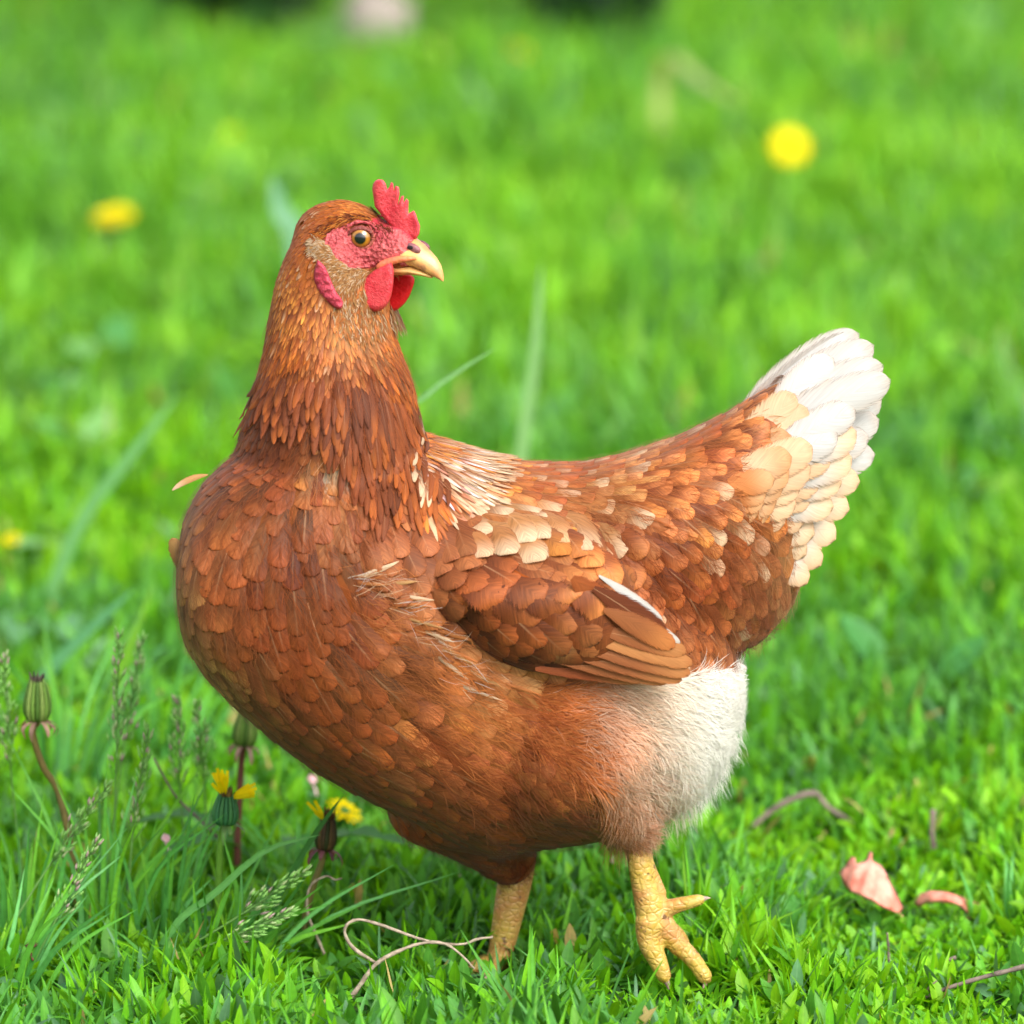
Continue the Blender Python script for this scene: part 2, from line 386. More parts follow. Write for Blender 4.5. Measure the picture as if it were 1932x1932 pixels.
def leaf_cols(x, y, n, dull=0.0):
    p1 = vnoise(x, y, 0.16, 3); p2 = vnoise(x, y, 0.05, 5); r = rng.random(n)
    yel = np.array([0.185, 0.440, 0.006]); mid = np.array([0.115, 0.375, 0.006]); blu = np.array([0.070, 0.250, 0.040]); drk = np.array([0.040, 0.165, 0.010])
    m = np.clip(p1 * 0.9 + p2 * 0.5 + (r - .5) * 0.9 - 0.2, 0, 1)[:, None]
    c = np.where(m < .5, blu + (mid - blu) * m * 2, mid + (yel - mid) * (m * 2 - 1))
    r2 = rng.random(n)[:, None]
    c = np.where(r2 < 0.05, drk, c)
    c = np.where((r2 > .10) & (r2 < .15), np.array([0.10, 0.25, 0.10]), c)
    c = np.where((r2 > .992), np.array([0.42, 0.33, 0.12]), c)
    return c * (0.80 + 0.5 * rng.random(n))[:, None]
LANCE = ([0, .18, .4, .65, .86, 1.0], [.25, .75, 1., .92, .5, .02])
BLADE = ([0, .25, .5, .75, 1.0], [.8, 1., .92, .62, .03])
LANCE2 = ([0, .45, 1.0], [.35, 1., .03])
LANCE3 = ([0, .35, .7, 1.0], [.3, 1., .72, .03])
CLEAR = [(.215, .07, .055, .11, .95), (.268, .08, .05, .10, .95), (.185, .27, .06, .11, .95), (.265, .22, .04, .1, .9), (.27, -.10, .10, .06, .9), (-.07, -.10, .06, .06, .8), (-.28, -.06, .025, .05, .9), (.045, .06, .05, .12, .5), (-.015, -.01, .04, .05, .8), (-.11, .0, .03, .06, .7)]   # trampled spots
def field(n, x0, x1, y0, y1, kind, sc, prof, height=0.015):
    x = rng.uniform(x0, x1, n); y = rng.uniform(y0, y1, n)
    # widen with distance: the visible wedge
    ns = n // 5                                   # sprigs: leaves gather round shoots
    k = rng.integers(0, ns, n); x = x[k] + rng.normal(0, 0.006 * sc, n); y = y[k] + rng.normal(0, 0.006 * sc, n)
    hgt = 0.6 + 0.8 * vnoise(x, y, 0.22, 9) * (0.6 + 0.8 * vnoise(x, y, 0.07, 10))
    z = gz(x, y) + rng.random(n) ** 0.8 * height * sc * hgt
    yaw = rng.uniform(0, 2 * math.pi, n)
    if kind == 'broad':
        L = rng.uniform(0.03, 0.06, n) * sc; W = L * rng.uniform(0.35, 0.6, n); pitch = R(1) * rng.uniform(5, 60, n); bend = R(1) * rng.uniform(0, 60, n); z = z + rng.uniform(0.005, .03, n)
    elif kind == 'leaf':
        L = rng.uniform(0.013, 0.030, n) * sc * (0.8 + 0.4 * hgt); W = L * rng.uniform(0.17, 0.28, n)
        pitch = R(1) * rng.uniform(25, 88, n); bend = R(1) * rng.uniform(-20, 80, n)
    else:
        L = rng.uniform(0.025, 0.058, n) * sc * hgt; W = rng.uniform(0.0016, 0.0032, n) * sc
        pitch = R(1) * rng.uniform(50, 89, n); bend = R(1) * rng.uniform(-5, 60, n)
    roll = rng.normal(0, 0.35, n)
    trod = np.exp(-(((x - .095) / .062) ** 2 + ((y + .095) / .075) ** 2) ** 2); L = L * (1 - .62 * trod); W = W * (1 - .25 * trod); z = gz(x, y) + (z - gz(x, y)) * (1 - .9 * trod)   # trampled under the foot
    if sc < 1.6:
        for cx, cy, rx, ry, am in CLEAR:
            q = am * np.exp(-(((x - cx) / rx) ** 2 + ((y - cy) / ry) ** 2) ** 2); L = L * (1 - .55 * q); z = gz(x, y) + (z - gz(x, y)) * (1 - q)
    c = leaf_cols(x, y, n)
    if sc > 1.6: c = c * .85 + np.array([.20, .36, .06]) * .2
    return blades(np.stack([x, y, z], -1), yaw, pitch, L, W, bend, roll, c, *prof)
def join_fields(fs):
    V, F, U, C = [], [], [], []; o = 0
    for v, f, u, c in fs:
        V.append(v); F.append(f[0] + o); U.append(u); C.append(c); o += len(v)
    return np.concatenate(V), np.concatenate(F), np.concatenate(U), np.concatenate(C)
fs = [field(54000, -0.62, 0.62, -0.45, 0.55, 'leaf', 1.0, LANCE), field(8000, -0.62, 0.62, -0.45, 0.55, 'blade', 1.0, BLADE),
      field(52000, -0.8, 0.8, 0.5, 1.7, 'leaf', 1.3, LANCE3), field(12000, -0.8, 0.8, 0.5, 1.7, 'blade', 1.3, LANCE2),
      field(72000, -1.3, 1.3, 1.6, 5.4, 'leaf', 1.75, LANCE2), field(22000, -1.3, 1.3, 1.6, 5.4, 'blade', 1.6, LANCE2),
      field(9000, -3.2, -1.25, 1.0, 8.5, 'leaf', 3.4, LANCE2), field(9000, 1.25, 3.2, 1.0, 8.5, 'leaf', 3.4, LANCE2), field(12000, -1.4, 1.4, 5.3, 9.0, 'leaf', 3.2, LANCE2), field(6000, -1.2, -0.6, -0.45, 1.1, 'leaf', 1.6, LANCE2), field(6000, 0.6, 1.2, -0.45, 1.1, 'leaf', 1.6, LANCE2)]
bl = field(900, -1.3, 1.3, 0.55, 5.5, 'broad', 1.0, LANCE)
bl = (bl[0], bl[1], bl[2], np.repeat(np.array([[.10, .30, .07], [.17, .38, .12], [.06, .24, .05], [.20, .42, .05]])[rng.integers(0, 4, 900)], 18, 0))
fs.append(bl)
v, f, u, c = join_fields(fs)
grass = mesh_np('grass', v, f, M_LEAF, cols=c, uv=u)
tag(grass, 'bright green short lawn of knotgrass and fine grass blades', 'grass', kind='stuff')

# ================================================================== THE HEN
hen = empty('hen', (0.06, 0.0, 0.0))
tag(hen, 'reddish brown laying hen with white tail walking left, head turned right', 'hen')
# ---- head frame: the head looks right and a little towards the camera
HYAW = R(27)
HF = Vector((math.cos(HYAW), -math.sin(HYAW), 0)); HR = Vector((-math.sin(HYAW), -math.cos(HYAW), 0)); HU = Vector((0, 0, 1))
HC = P(640, 450, -0.02)
def HL(px, py, side=0.0):                # point of the head, 'side' metres from its middle plane towards the camera
    d = ray(px, py); t = (side - (CAM - HC).dot(HR)) / d.dot(HR); return CAM + d * t
def loc_h(p):
    q = Vector(p) - HC; return Vector((q.dot(HF), q.dot(HR), q.dot(HU)))
def wor_h(l): return HC + HF * l[0] + HR * l[1] + HU * l[2]
def mirror_h(p): l = loc_h(p); return wor_h((l[0], -l[1], l[2]))

def vring(px, top, bot, hd, yc, k=28, e=2.25):
    a, b = P(px, top, yc), P(px, bot, yc); c = (a + b) / 2; hz = (a - b).length / 2; r = []
    for j in range(k):
        th = 2 * math.pi * j / k; cs, sn = math.cos(th), math.sin(th)
        r.append(c + Vector((0, hd * math.copysign(abs(cs) ** (2 / e), cs), hz * math.copysign(abs(sn) ** (2 / e), sn))))
    return r
def hring(py, l, r_, hd, yc, k=28):
    a, b = P(l, py, yc), P(r_, py, yc); c = (a + b) / 2; hx = (a - b).length / 2
    return [c + Vector((hx * math.cos(2 * math.pi * j / k), hd * math.sin(2 * math.pi * j / k), 0)) for j in range(k)]
trunk = loft_geo([vring(*s) for s in [
    (338, 1060, 1130, .02, -.045), (350, 980, 1200, .05, -.045), (385, 918, 1258, .07, -.042), (440, 868, 1318, .083, -.038), (520, 835, 1386, .092, -.032),
    (600, 818, 1446, .097, -.026), (700, 818, 1500, .1, -.02), (800, 825, 1546, .1, -.014), (870, 850, 1580, .1, -.010), (930, 868, 1604, .1, -.006), (1000, 880, 1594, .098, -.003),
    (1100, 880, 1582, .094, 0), (1200, 905, 1556, .088, .003), (1290, 965, 1500, .075, .005), (1345, 1040, 1435, .06, .006), (1375, 1120, 1385, .04, .006), (1388, 1200, 1340, .02, .006)]])
tailcone = loft_geo([vring(*s) for s in [
    (1050, 890, 1200, .06, 0), (1180, 864, 1232, .074, 0), (1280, 829, 1244, .07, 0), (1370, 784, 1238, .056, .002), (1440, 738, 1205, .038, .003), (1490, 716, 1150, .022, .004), (1512, 740, 1100, .011, .004)]])
neck = loft_geo([hring(*s) for s in [
    (420, 585, 690, .018, -.02), (445, 562, 690, .023, -.02), (480, 541, 715, .028, -.02), (530, 522, 735, .031, -.02), (580, 512, 735, .034, -.021), (630, 506, 742, .039, -.023), (680, 496, 760, .044, -.025),
    (730, 484, 778, .049, -.027), (780, 470, 785, .054, -.028), (830, 452, 792, .058, -.028), (900, 440, 800, .06, -.026), (980, 480, 780, .05, -.024)]])
def capsule(a, ra, b, rb, n=10):
    pts = [a.lerp(b, i / n) for i in range(n + 1)]; rad = [ra + (rb - ra) * i / n for i in range(n + 1)]
    d = (b - a).normalized(); p0 = [a - d * ra * s for s in (.97, .8, .45)]; r0 = [ra * math.sqrt(1 - s * s) for s in (.97, .8, .45)]
    p1 = [b + d * rb * s for s in (.45, .8, .97)]; r1 = [rb * math.sqrt(1 - s * s) for s in (.45, .8, .97)]
    return tube_geo(p0 + pts + p1, r0 + rad + r1, 20)
near_thigh = capsule(P(1075, 1420, -.062), .050, P(1182, 1545, -.042), .015)
far_thigh = capsule(P(890, 1480, .008), .054, P(955, 1612, .024), .018)
skull = ellipsoid_geo(HC + HF * .002 - HU * .001, HF * .0305, HR * .0195, HU * .0235)
muzzle = ellipsoid_geo(HL(738, 470), HF * .020, HR * .0115, HU * .0155)
cheek = ellipsoid_geo(HL(655, 508), HF * .026, HR * .0185, HU * .020)
BODY_ME = remesh([trunk, tailcone, neck, near_thigh, far_thigh, skull, muzzle, cheek], 0.0032, 14, 'body')
bw = np.empty(len(BODY_ME.vertices) * 3, np.float32); BODY_ME.vertices.foreach_get('co', bw); BV = bw.reshape(-1, 3).astype(float)
BT = []
for p in BODY_ME.polygons:
    vs = list(p.vertices)
    for j in range(1, len(vs) - 1): BT.append((vs[0], vs[j], vs[j + 1]))
BT = np.array(BT)
BODY_BVH = BVHTree.FromPolygons([Vector(p) for p in BV], [tuple(map(int, t)) for t in BT])
def cam_hit(px, py, bvh=None, off=0.0):
    h = (bvh or BODY_BVH).ray_cast(CAM, ray(px, py))
    return (h[0] - ray(px, py) * off, h[1]) if h[0] is not None else (P(px, py, -.08), Vector((0, -1, 0)))

# ---- wing: a thick shield lying on the flank
wing_poly = [tuple(p) for p in curve([Vector((x, y, 0)) for x, y in [(742, 985), (760, 950), (830, 925), (930, 925), (1040, 955), (1120, 1000), (1170, 1060), (1215, 1140), (1262, 1215), (1288, 1268), (1240, 1274), (1120, 1272), (1010, 1272), (940, 1255), (860, 1195), (800, 1130), (752, 1060), (742, 985)]], 70)][:-1]
wing_poly = [(p[0], p[1]) for p in wing_poly]
def wing_surf(px, py):                   # the flank the wing lies on, smoothed to a bowl
    return -.088 - .012 * (1 - ((px - 950) / 330) ** 2) + max(0, (px - 1120)) * 1.2e-4 + max(0, (880 - px)) * 0.9e-4 + max(0, 1115 - py) * 3.4e-4 * min(1, max(0, (1200 - px) / 120))
WV, WF = inflate_geo(wing_poly, lambda x, y, h: P(x, y, wing_surf(x, y) - h), .026, 95, 14)
WV = np.array(WV); WT = WF[0]
wbm = bmesh.new(); wvs = [wbm.verts.new(p) for p in WV]
for t in WT:
    try: wbm.faces.new([wvs[i] for i in t])
    except ValueError: pass
bmesh.ops.recalc_face_normals(wbm, faces=wbm.faces)
for _ in range(3): bmesh.ops.smooth_vert(wbm, verts=wbm.verts, factor=0.5, use_axis_x=True, use_axis_y=True, use_axis_z=True)
wbm.verts.ensure_lookup_table(); wbm.faces.ensure_lookup_table(); wbm.verts.index_update()
WV = np.array([tuple(q.co) for q in wbm.verts]); WT = np.array([[q.index for q in f_.verts] for f_ in wbm.faces]); wbm.free()
WING_BVH = BVHTree.FromPolygons([Vector(p) for p in WV], [tuple(map(int, t)) for t in WT])
# orient normals of the wing's BVH outwards (towards -Y on the near side)

# ---- plumage map: control points (px, py, direction deg (0 right, 90 down), length, width, pointedness, colour, tip colour)
CLR = {k: lin(c) * np.array([.60, .61, .49]) for k, c in dict(ch=(158, 78, 38), rb=(180, 94, 50), orr=(206, 126, 74), go=(204, 108, 38), gd=(222, 140, 66), tn=(214, 160, 112), cr=(242, 208, 170), wh=(250, 243, 230), dk=(122, 58, 30), br=(168, 98, 60), bt=(196, 136, 92)).items()}
CLR['wh'] = np.array([.50, .487, .46]); CLR['cr'] = np.array([.56, .40, .25]); FW = np.array([.90, .87, .81]); FCR = np.array([.86, .73, .57])
for k_n, m_n in (('go', 1.15), ('gd', 1.15), ('orr', 1.22), ('bt', 1.12), ('tn', 1.1), ('br', 1.05)): CLR[k_n] = CLR[k_n] * m_n
CTRL = [
 # head and hackle
 (700, 376, 185, 26, 9, .8, 'gd', 'go'), (660, 386, 178, 26, 9, .8, 'go', 'go'), (690, 398, 185, 26, 8, .8, 'go', 'gd'), (610, 404, 160, 28, 9, .8, 'go', 'rb'), (640, 412, 170, 26, 8, .8, 'go', 'rb'),
 (560, 450, 128, 32, 10, .8, 'go', 'rb'), (600, 440, 145, 28, 9, .8, 'rb', 'go'), (525, 510, 108, 36, 11, .8, 'go', 'gd'), (570, 500, 112, 34, 11, .8, 'go', 'rb'), (508, 580, 98, 42, 12, .8, 'go', 'rb'),
 (560, 570, 98, 42, 12, .8, 'rb', 'gd'), (500, 640, 102, 50, 14, .8, 'rb', 'go'), (560, 640, 98, 48, 13, .85, 'rb', 'go'), (610, 640, 95, 42, 12, .8, 'rb', 'orr'), (600, 590, 95, 34, 10, .8, 'rb', 'orr'), (650, 620, 88, 36, 11, .8, 'bt', 'orr'), (690, 620, 82, 34, 11, .7, 'bt', 'orr'), (725, 630, 70, 36, 12, .7, 'orr', 'go'),
 (480, 710, 106, 60, 17, .8, 'rb', 'go'), (550, 710, 100, 62, 18, .75, 'ch', 'rb'), (620, 700, 95, 58, 19, .7, 'ch', 'rb'), (690, 690, 86, 56, 20, .7, 'rb', 'ch'), (745, 690, 74, 58, 18, .75, 'rb', 'go'),
 (460, 780, 112, 66, 24, .6, 'ch', 'rb'), (540, 785, 108, 66, 28, .5, 'ch', 'dk'), (620, 770, 100, 66, 28, .5, 'dk', 'ch'), (690, 770, 92, 80, 30, .55, 'ch', 'rb'), (760, 770, 82, 82, 24, .7, 'rb', 'go'),
 (740, 850, 86, 92, 24, .8, 'ch', 'rb'), (700, 850, 90, 86, 30, .6, 'ch', 'rb'), (690, 920, 88, 82, 36, .5, 'rb', 'ch'), (770, 890, 84, 96, 17, .95, 'rb', 'go'), (800, 850, 64, 100, 15, .95, 'go', 'wh'), (830, 850, 50, 100, 15, .95, 'go', 'cr'), (800, 800, 62, 80, 14, .95, 'go', 'gd'), (850, 845, 40, 90, 18, .9, 'orr', 'gd'),
 # breast
 (420, 850, 122, 70, 36, .4, 'rb', 'ch'), (500, 860, 115, 72, 38, .3, 'ch', 'rb'), (580, 850, 110, 72, 38, .3, 'rb', 'ch'), (625, 860, 100, 80, 36, .4, 'cr', 'orr'), (620, 820, 100, 60, 26, .6, 'rb', 'orr'),
 (380, 930, 112, 88, 46, .35, 'rb', 'bt'), (460, 930, 108, 92, 50, .2, 'br', 'rb'), (540, 940, 98, 92, 52, .2, 'br', 'rb'), (620, 940, 88, 88, 48, .25, 'orr', 'br'), (690, 990, 72, 84, 46, .3, 'rb', 'br'),
 (350, 1020, 98, 92, 50, .2, 'br', 'bt'), (430, 1030, 98, 94, 52, .2, 'br', 'rb'), (520, 1040, 92, 94, 54, .2, 'rb', 'ch'), (600, 1040, 82, 94, 54, .2, 'rb', 'ch'), (660, 1060, 70, 96, 56, .2, 'br', 'ch'),
 (345, 1130, 86, 94, 50, .2, 'br', 'bt'), (420, 1130, 86, 94, 52, .2, 'br', 'rb'), (510, 1140, 78, 94, 54, .2, 'rb', 'ch'), (600, 1140, 66, 96, 56, .2, 'rb', 'ch'), (660, 1130, 50, 100, 56, .25, 'rb', 'rb'),
 (380, 1230, 70, 92, 48, .2, 'br', 'bt'), (460, 1240, 66, 94, 52, .2, 'br', 'br'), (560, 1240, 60, 96, 54, .2, 'rb', 'ch'), (650, 1240, 48, 100, 58, .2, 'br', 'rb'), (720, 1150, 18, 120, 56, .5, 'orr', 'bt'), (740, 1230, 22, 120, 60, .45, 'br', 'orr'),
 (460, 1330, 55, 90, 46, .3, 'br', 'br'), (560, 1340, 52, 96, 54, .2, 'br', 'ch'), (660, 1340, 46, 100, 58, .2, 'br', 'rb'), (760, 1320, 30, 115, 62, .35, 'br', 'orr'), (850, 1280, 12, 120, 62, .5, 'orr', 'bt'),
 (600, 1440, 46, 96, 52, .3, 'br', 'ch'), (700, 1440, 42, 100, 56, .25, 'br', 'br'), (800, 1420, 32, 106, 58, .3, 'rb', 'br'), (900, 1400, 22, 110, 58, .45, 'orr', 'br'), (950, 1480, 26, 100, 56, .45, 'rb', 'br'),
 (700, 1510, 38, 96, 50, .4, 'br', 'ch'), (800, 1520, 40, 98, 52, .35, 'br', 'ch'), (880, 1560, 44, 92, 50, .35, 'br', 'ch'), (950, 1620, 62, 70, 36, .5, 'ch', 'dk'), (1000, 1560, 32, 90, 50, .4, 'br', 'ch'), (1080, 1560, 24, 80, 44, .5, 'rb', 'br'), (1150, 1560, 40, 60, 30, .6, 'bt', 'tn'),
 (1040, 1400, 16, 80, 40, .6, 'rb', 'orr'), (1120, 1420, 14, 70, 36, .6, 'rb', 'orr'), (1200, 1400, 16, 66, 32, .6, 'orr', 'cr'), (1280, 1380, 18, 60, 30, .7, 'cr', 'wh'), (1360, 1350, 24, 50, 28, .7, 'wh', 'wh'), (1280, 1480, 40, 56, 28, .7, 'cr', 'tn'), (1370, 1430, 40, 50, 26, .7, 'wh', 'cr'),
 # back
 (880, 870, 26, 84, 38, .35, 'orr', 'gd'), (960, 880, 16, 80, 40, .2, 'orr', 'rb'), (1050, 872, 6, 76, 40, .15, 'orr', 'rb'), (1150, 862, 0, 76, 40, .1, 'orr', 'bt'), (1250, 846, -14, 76, 40, .1, 'orr', 'rb'), (1340, 805, -26, 80, 42, .15, 'rb', 'orr'), (1410, 780, -30, 84, 44, .2, 'rb', 'orr'), (1455, 800, -28, 84, 50, .15, 'orr', 'tn'), (1400, 770, -34, 80, 44, .15, 'rb', 'orr'), (1440, 745, -38, 84, 46, .15, 'orr', 'cr'), (1485, 725, -40, 90, 50, .15, 'cr', 'wh'), (1490, 780, -30, 90, 54, .15, 'tn', 'cr'),
 # saddle and rump cushion
 (1120, 920, 24, 78, 44, .1, 'orr', 'bt'), (1200, 910, 14, 74, 44, .1, 'rb', 'orr'), (1290, 890, 4, 76, 46, .1, 'rb', 'orr'), (1370, 870, -6, 84, 50, .1, 'rb', 'orr'), (1440, 860, -8, 92, 56, .1, 'orr', 'cr'), (1500, 870, 0, 90, 58, .15, 'cr', 'tn'),
 (1160, 970, 32, 80, 46, .1, 'rb', 'br'), (1250, 970, 28, 80, 48, .1, 'rb', 'orr'), (1340, 970, 26, 84, 50, .1, 'ch', 'rb'), (1430, 960, 22, 88, 52, .1, 'rb', 'orr'), (1490, 970, 20, 88, 54, .15, 'bt', 'orr'),
 (1230, 1050, 48, 88, 50, .1, 'ch', 'rb'), (1310, 1050, 44, 88, 52, .1, 'ch', 'rb'), (1390, 1050, 40, 90, 52, .15, 'rb', 'br'), (1470, 1050, 44, 90, 54, .2, 'bt', 'br'),
 (1290, 1140, 52, 88, 50, .15, 'ch', 'rb'), (1360, 1140, 50, 88, 52, .15, 'ch', 'br'), (1440, 1130, 54, 84, 52, .2, 'br', 'ch'), (1490, 1110, 60, 70, 44, .3, 'bt', 'tn'), (1330, 1210, 48, 76, 46, .2, 'br', 'orr'), (1400, 1210, 52, 70, 44, .25, 'ch', 'br'),
]
WCTRL = [  # wing coverts
 (770, 990, 72, 84, 50, .15, 'ch', 'rb'), (850, 970, 58, 86, 54, .1, 'rb', 'br'), (930, 950, 44, 84, 52, .1, 'orr', 'cr'), (1000, 970, 40, 84, 50, .1, 'orr', 'gd'), (1080, 1000, 42, 84, 50, .1, 'rb', 'orr'),
 (790, 1080, 62, 80, 52, .1, 'dk', 'rb'), (870, 1060, 52, 88, 58, .1, 'ch', 'rb'), (960, 1050, 46, 88, 58, .1, 'rb', 'br'), (1050, 1060, 46, 92, 58, .1, 'rb', 'orr'), (1130, 1080, 50, 92, 56, .1, 'rb', 'br'),
 (850, 1150, 48, 86, 54, .15, 'dk', 'ch'), (940, 1140, 44, 98, 60, .15, 'ch', 'rb'), (1030, 1150, 44, 100, 62, .1, 'ch', 'br'), (1130, 1150, 48, 100, 62, .1, 'rb', 'br'),
 (920, 1210, 36, 96, 48, .25, 'dk', 'ch'), (1020, 1220, 34, 104, 54, .2, 'dk', 'ch'), (1100, 1200, 40, 104, 58, .15, 'ch', 'ch'), (1050, 1255, 20, 120, 44, .3, 'dk', 'ch'), (1150, 1250, 22, 120, 46, .3, 'ch', 'br')]
def make_map(ctrl):
    A = np.array([[c[0], c[1]] for c in ctrl], float); ang = np.radians([c[2] for c in ctrl])
    D = np.stack([np.cos(ang), np.sin(ang), np.array([c[3] for c in ctrl]), np.array([c[4] for c in ctrl]), np.array([c[5] for c in ctrl])], -1)
    C1 = np.array([CLR[c[6]] for c in ctrl]); C2 = np.array([CLR[c[7]] for c in ctrl])
    def f(px, py):
        d2 = (A[:, 0] - px) ** 2 + (A[:, 1] - py) ** 2 + 40.0
        w = d2 ** -1.6; w /= w.sum(); o = w @ D
        jx, jy = random.gauss(0, 12), random.gauss(0, 12)
        w2 = ((A[:, 0] - px - jx) ** 2 + (A[:, 1] - py - jy) ** 2 + 60.0) ** -2.0; w2 /= w2.sum()
        return math.atan2(o[1], o[0]), o[2], o[3], o[4], w2 @ C1, w2 @ C2
    return f
BMAP = make_map(CTRL); WMAP = make_map(WCTRL)

TS = np.array([0, .16, .34, .52, .68, .80, .89, .95, .985, 1.0])
ROUND = np.array([.22, .58, .86, .99, 1.0, .94, .80, .60, .36, .04]); LNC = np.array([.25, .66, .95, 1.0, .86, .64, .42, .25, .12, .02])
US = np.array([-1, -.7, -.35, 0, .35, .7, 1.0])
def feather_grid(cent, nrm, W, pointed, camber, curlside=0.0):
    """cent, nrm: rows x 3 -> vertices rows x 5 x 3"""
    d = np.gradient(cent, axis=0); d /= np.linalg.norm(d, axis=1)[:, None] + 1e-12
    s = np.cross(d, nrm); s /= np.linalg.norm(s, axis=1)[:, None] + 1e-12
    n2 = np.cross(s, d)
    prof = (ROUND * (1 - pointed) + LNC * pointed) * W * 0.5
    uu = US[None, :, None]
    asym = 1 + curlside * uu
    # rounded tips: edge columns pull back a little
    back = -0.05 * W * (np.abs(uu) ** 2) * (TS[:, None, None] ** 6)
    return cent[:, None, :] + s[:, None, :] * uu * prof[:, None, None] * asym - n2[:, None, :] * camber * prof[:, None, None] * uu ** 2 + d[:, None, :] * back
k_ = len(TS); IDX = np.arange(k_ * 7).reshape(k_, 7)
FQ = np.concatenate([np.stack([IDX[:-1, j], IDX[:-1, j + 1], IDX[1:, j + 1], IDX[1:, j]], -1) for j in range(6)])
FUV = np.stack(np.broadcast_arrays((US * .5 + .5)[None, :], TS[:, None]), -1).reshape(-1, 2)
PXM = 1.0 / 3200.0
def conform_feather(bvh, root, ang, L, W, pointed, lift, flex=0.75, camber=0.30, out_sign=None, h0=0.0006):
    d = Vector((math.cos(ang), 0, -math.sin(ang))); p = Vector(root); n = bvh.find_nearest(p)[1]
    if out_sign and n.y * out_sign < 0 and abs(n.y) > .3: n = -n
    d = (d - n * d.dot(n))
    if d.length < 0.15: d = d + Vector((0, 0, -0.3)) - n * Vector((0, 0, -.3)).dot(n)
    d.normalize(); cent = []; nr = []; prev = 0.0
    for t in TS:
        st = (t - prev) * L; prev = t
        q = p + d * st; h = bvh.find_nearest(q)
        nn = h[1]
        if nn.dot(n) < 0: nn = -nn
        p2 = q.lerp(h[0], flex)
        if p2 != p and st > 0:
            dn = (p2 - p)
            if dn.length > 1e-7: d = d.lerp(dn.normalized(), 0.8).normalized()
        n = n.lerp(nn, flex).normalized(); d = (d - n * d.dot(n) * flex).normalized(); p = p2
        cent.append(p + n * ((h0 if h0 < .001 else h0 * min(1.0, t / .4) - .001 * (1 - min(1, t / .25))) + lift * (t ** 1.3))); nr.append(n)
    return feather_grid(np.array([tuple(c) for c in cent]), np.array([tuple(x) for x in nr]), W, pointed, camber)

# ---- scatter roots over a surface with variable spacing
def scatter(V, T, n, rad_fn, seed):
    r = np.random.default_rng(seed)
    a, b, c = V[T[:, 0]], V[T[:, 1]], V[T[:, 2]]; nr = np.cross(b - a, c - a); ar = np.linalg.norm(nr, axis=1); nr = nr / (ar[:, None] + 1e-15)
    k = r.choice(len(T), n, p=ar / ar.sum()); u, v = r.random(n), r.random(n); m = u + v > 1; u[m] = 1 - u[m]; v[m] = 1 - v[m]
    pt = a[k] + (b[k] - a[k]) * u[:, None] + (c[k] - a[k]) * v[:, None]
    return pt, nr[k]
def thin(pt, rad):
    keep = []; cell = 0.012; grid = {}
    for i, (p, r_) in enumerate(zip(pt, rad)):
        if r_ <= 0: continue
        key = tuple((p / cell).astype(int)); ok = True
        for dx in (-1, 0, 1):
            for dy in (-1, 0, 1):
                for dz in (-1, 0, 1):
                    for j in grid.get((key[0] + dx, key[1] + dy, key[2] + dz), ()):
                        q = pt[j] - p
                        if q @ q < r_ * r_: ok = False; break
                    if not ok: break
                if not ok: break
            if not ok: break
        if ok: keep.append(i); grid.setdefault(key, []).append(i)
    return keep
def in_poly(x, y, poly):
    x = np.asarray(x); y = np.asarray(y); c = np.zeros(x.shape, bool); n = len(poly)
    for i in range(n):
        (x1, y1), (x2, y2) = poly[i], poly[(i + 1) % n]
        if y1 == y2: continue
        c ^= ((y1 > y) != (y2 > y)) & (x < (x2 - x1) * (y - y1) / (y2 - y1) + x1)
    return c

# face outline in the head's own plane
FACE_PX = [(630, 432), (645, 420), (682, 414), (706, 420), (728, 406), (760, 424), (792, 438), (800, 470), (800, 530), (745, 500), (715, 500), (692, 506), (662, 502), (640, 486), (628, 458)]
FACE_L = [tuple(loc_h(HL(x, y, 0.0125)).xz) for x, y in FACE_PX]
FEATHERS = []    # (visible size, vertices, col, tip, part)
pt, nr = scatter(BV, BT, 90000, None, 3)
pp = proj_np(pt)
hl = (pt - np.array(HC)); hx = hl @ np.array(HF); hz_ = hl @ np.array(HU)
inface = in_poly(hx, hz_, FACE_L) & (np.linalg.norm(hl, axis=1) < 0.075)
FLUFF_POLY = [(1000, 1300), (1395, 1262), (1425, 1330), (1405, 1440), (1340, 1515), (1230, 1575), (1180, 1610), (1120, 1585), (1130, 1500), (1060, 1440), (1000, 1400)]
influff = in_poly(pp[:, 0], pp[:, 1], FLUFF_POLY)
near_tail = (pp[:, 0] > 1505)
par = [BMAP(x, y) for x, y in pp]
rad = np.array([(0.56 if q[2] > 32 else 0.46 if q[2] > 18 else .40) * q[2] * PXM for q in par]); rad[inface | influff | near_tail] = 0
behind_wing = in_poly(pp[:, 0], pp[:, 1], wing_poly) & (nr[:, 1] < -.2); rad[behind_wing & (pp[:, 1] > 1050) & in_poly(pp[:, 0], pp[:, 1], [(x * .86 + 980 * .14, y * .86 + 1100 * .14) for x, y in wing_poly])] = 0
order = np.arange(len(pt)); keep = thin(pt, rad)
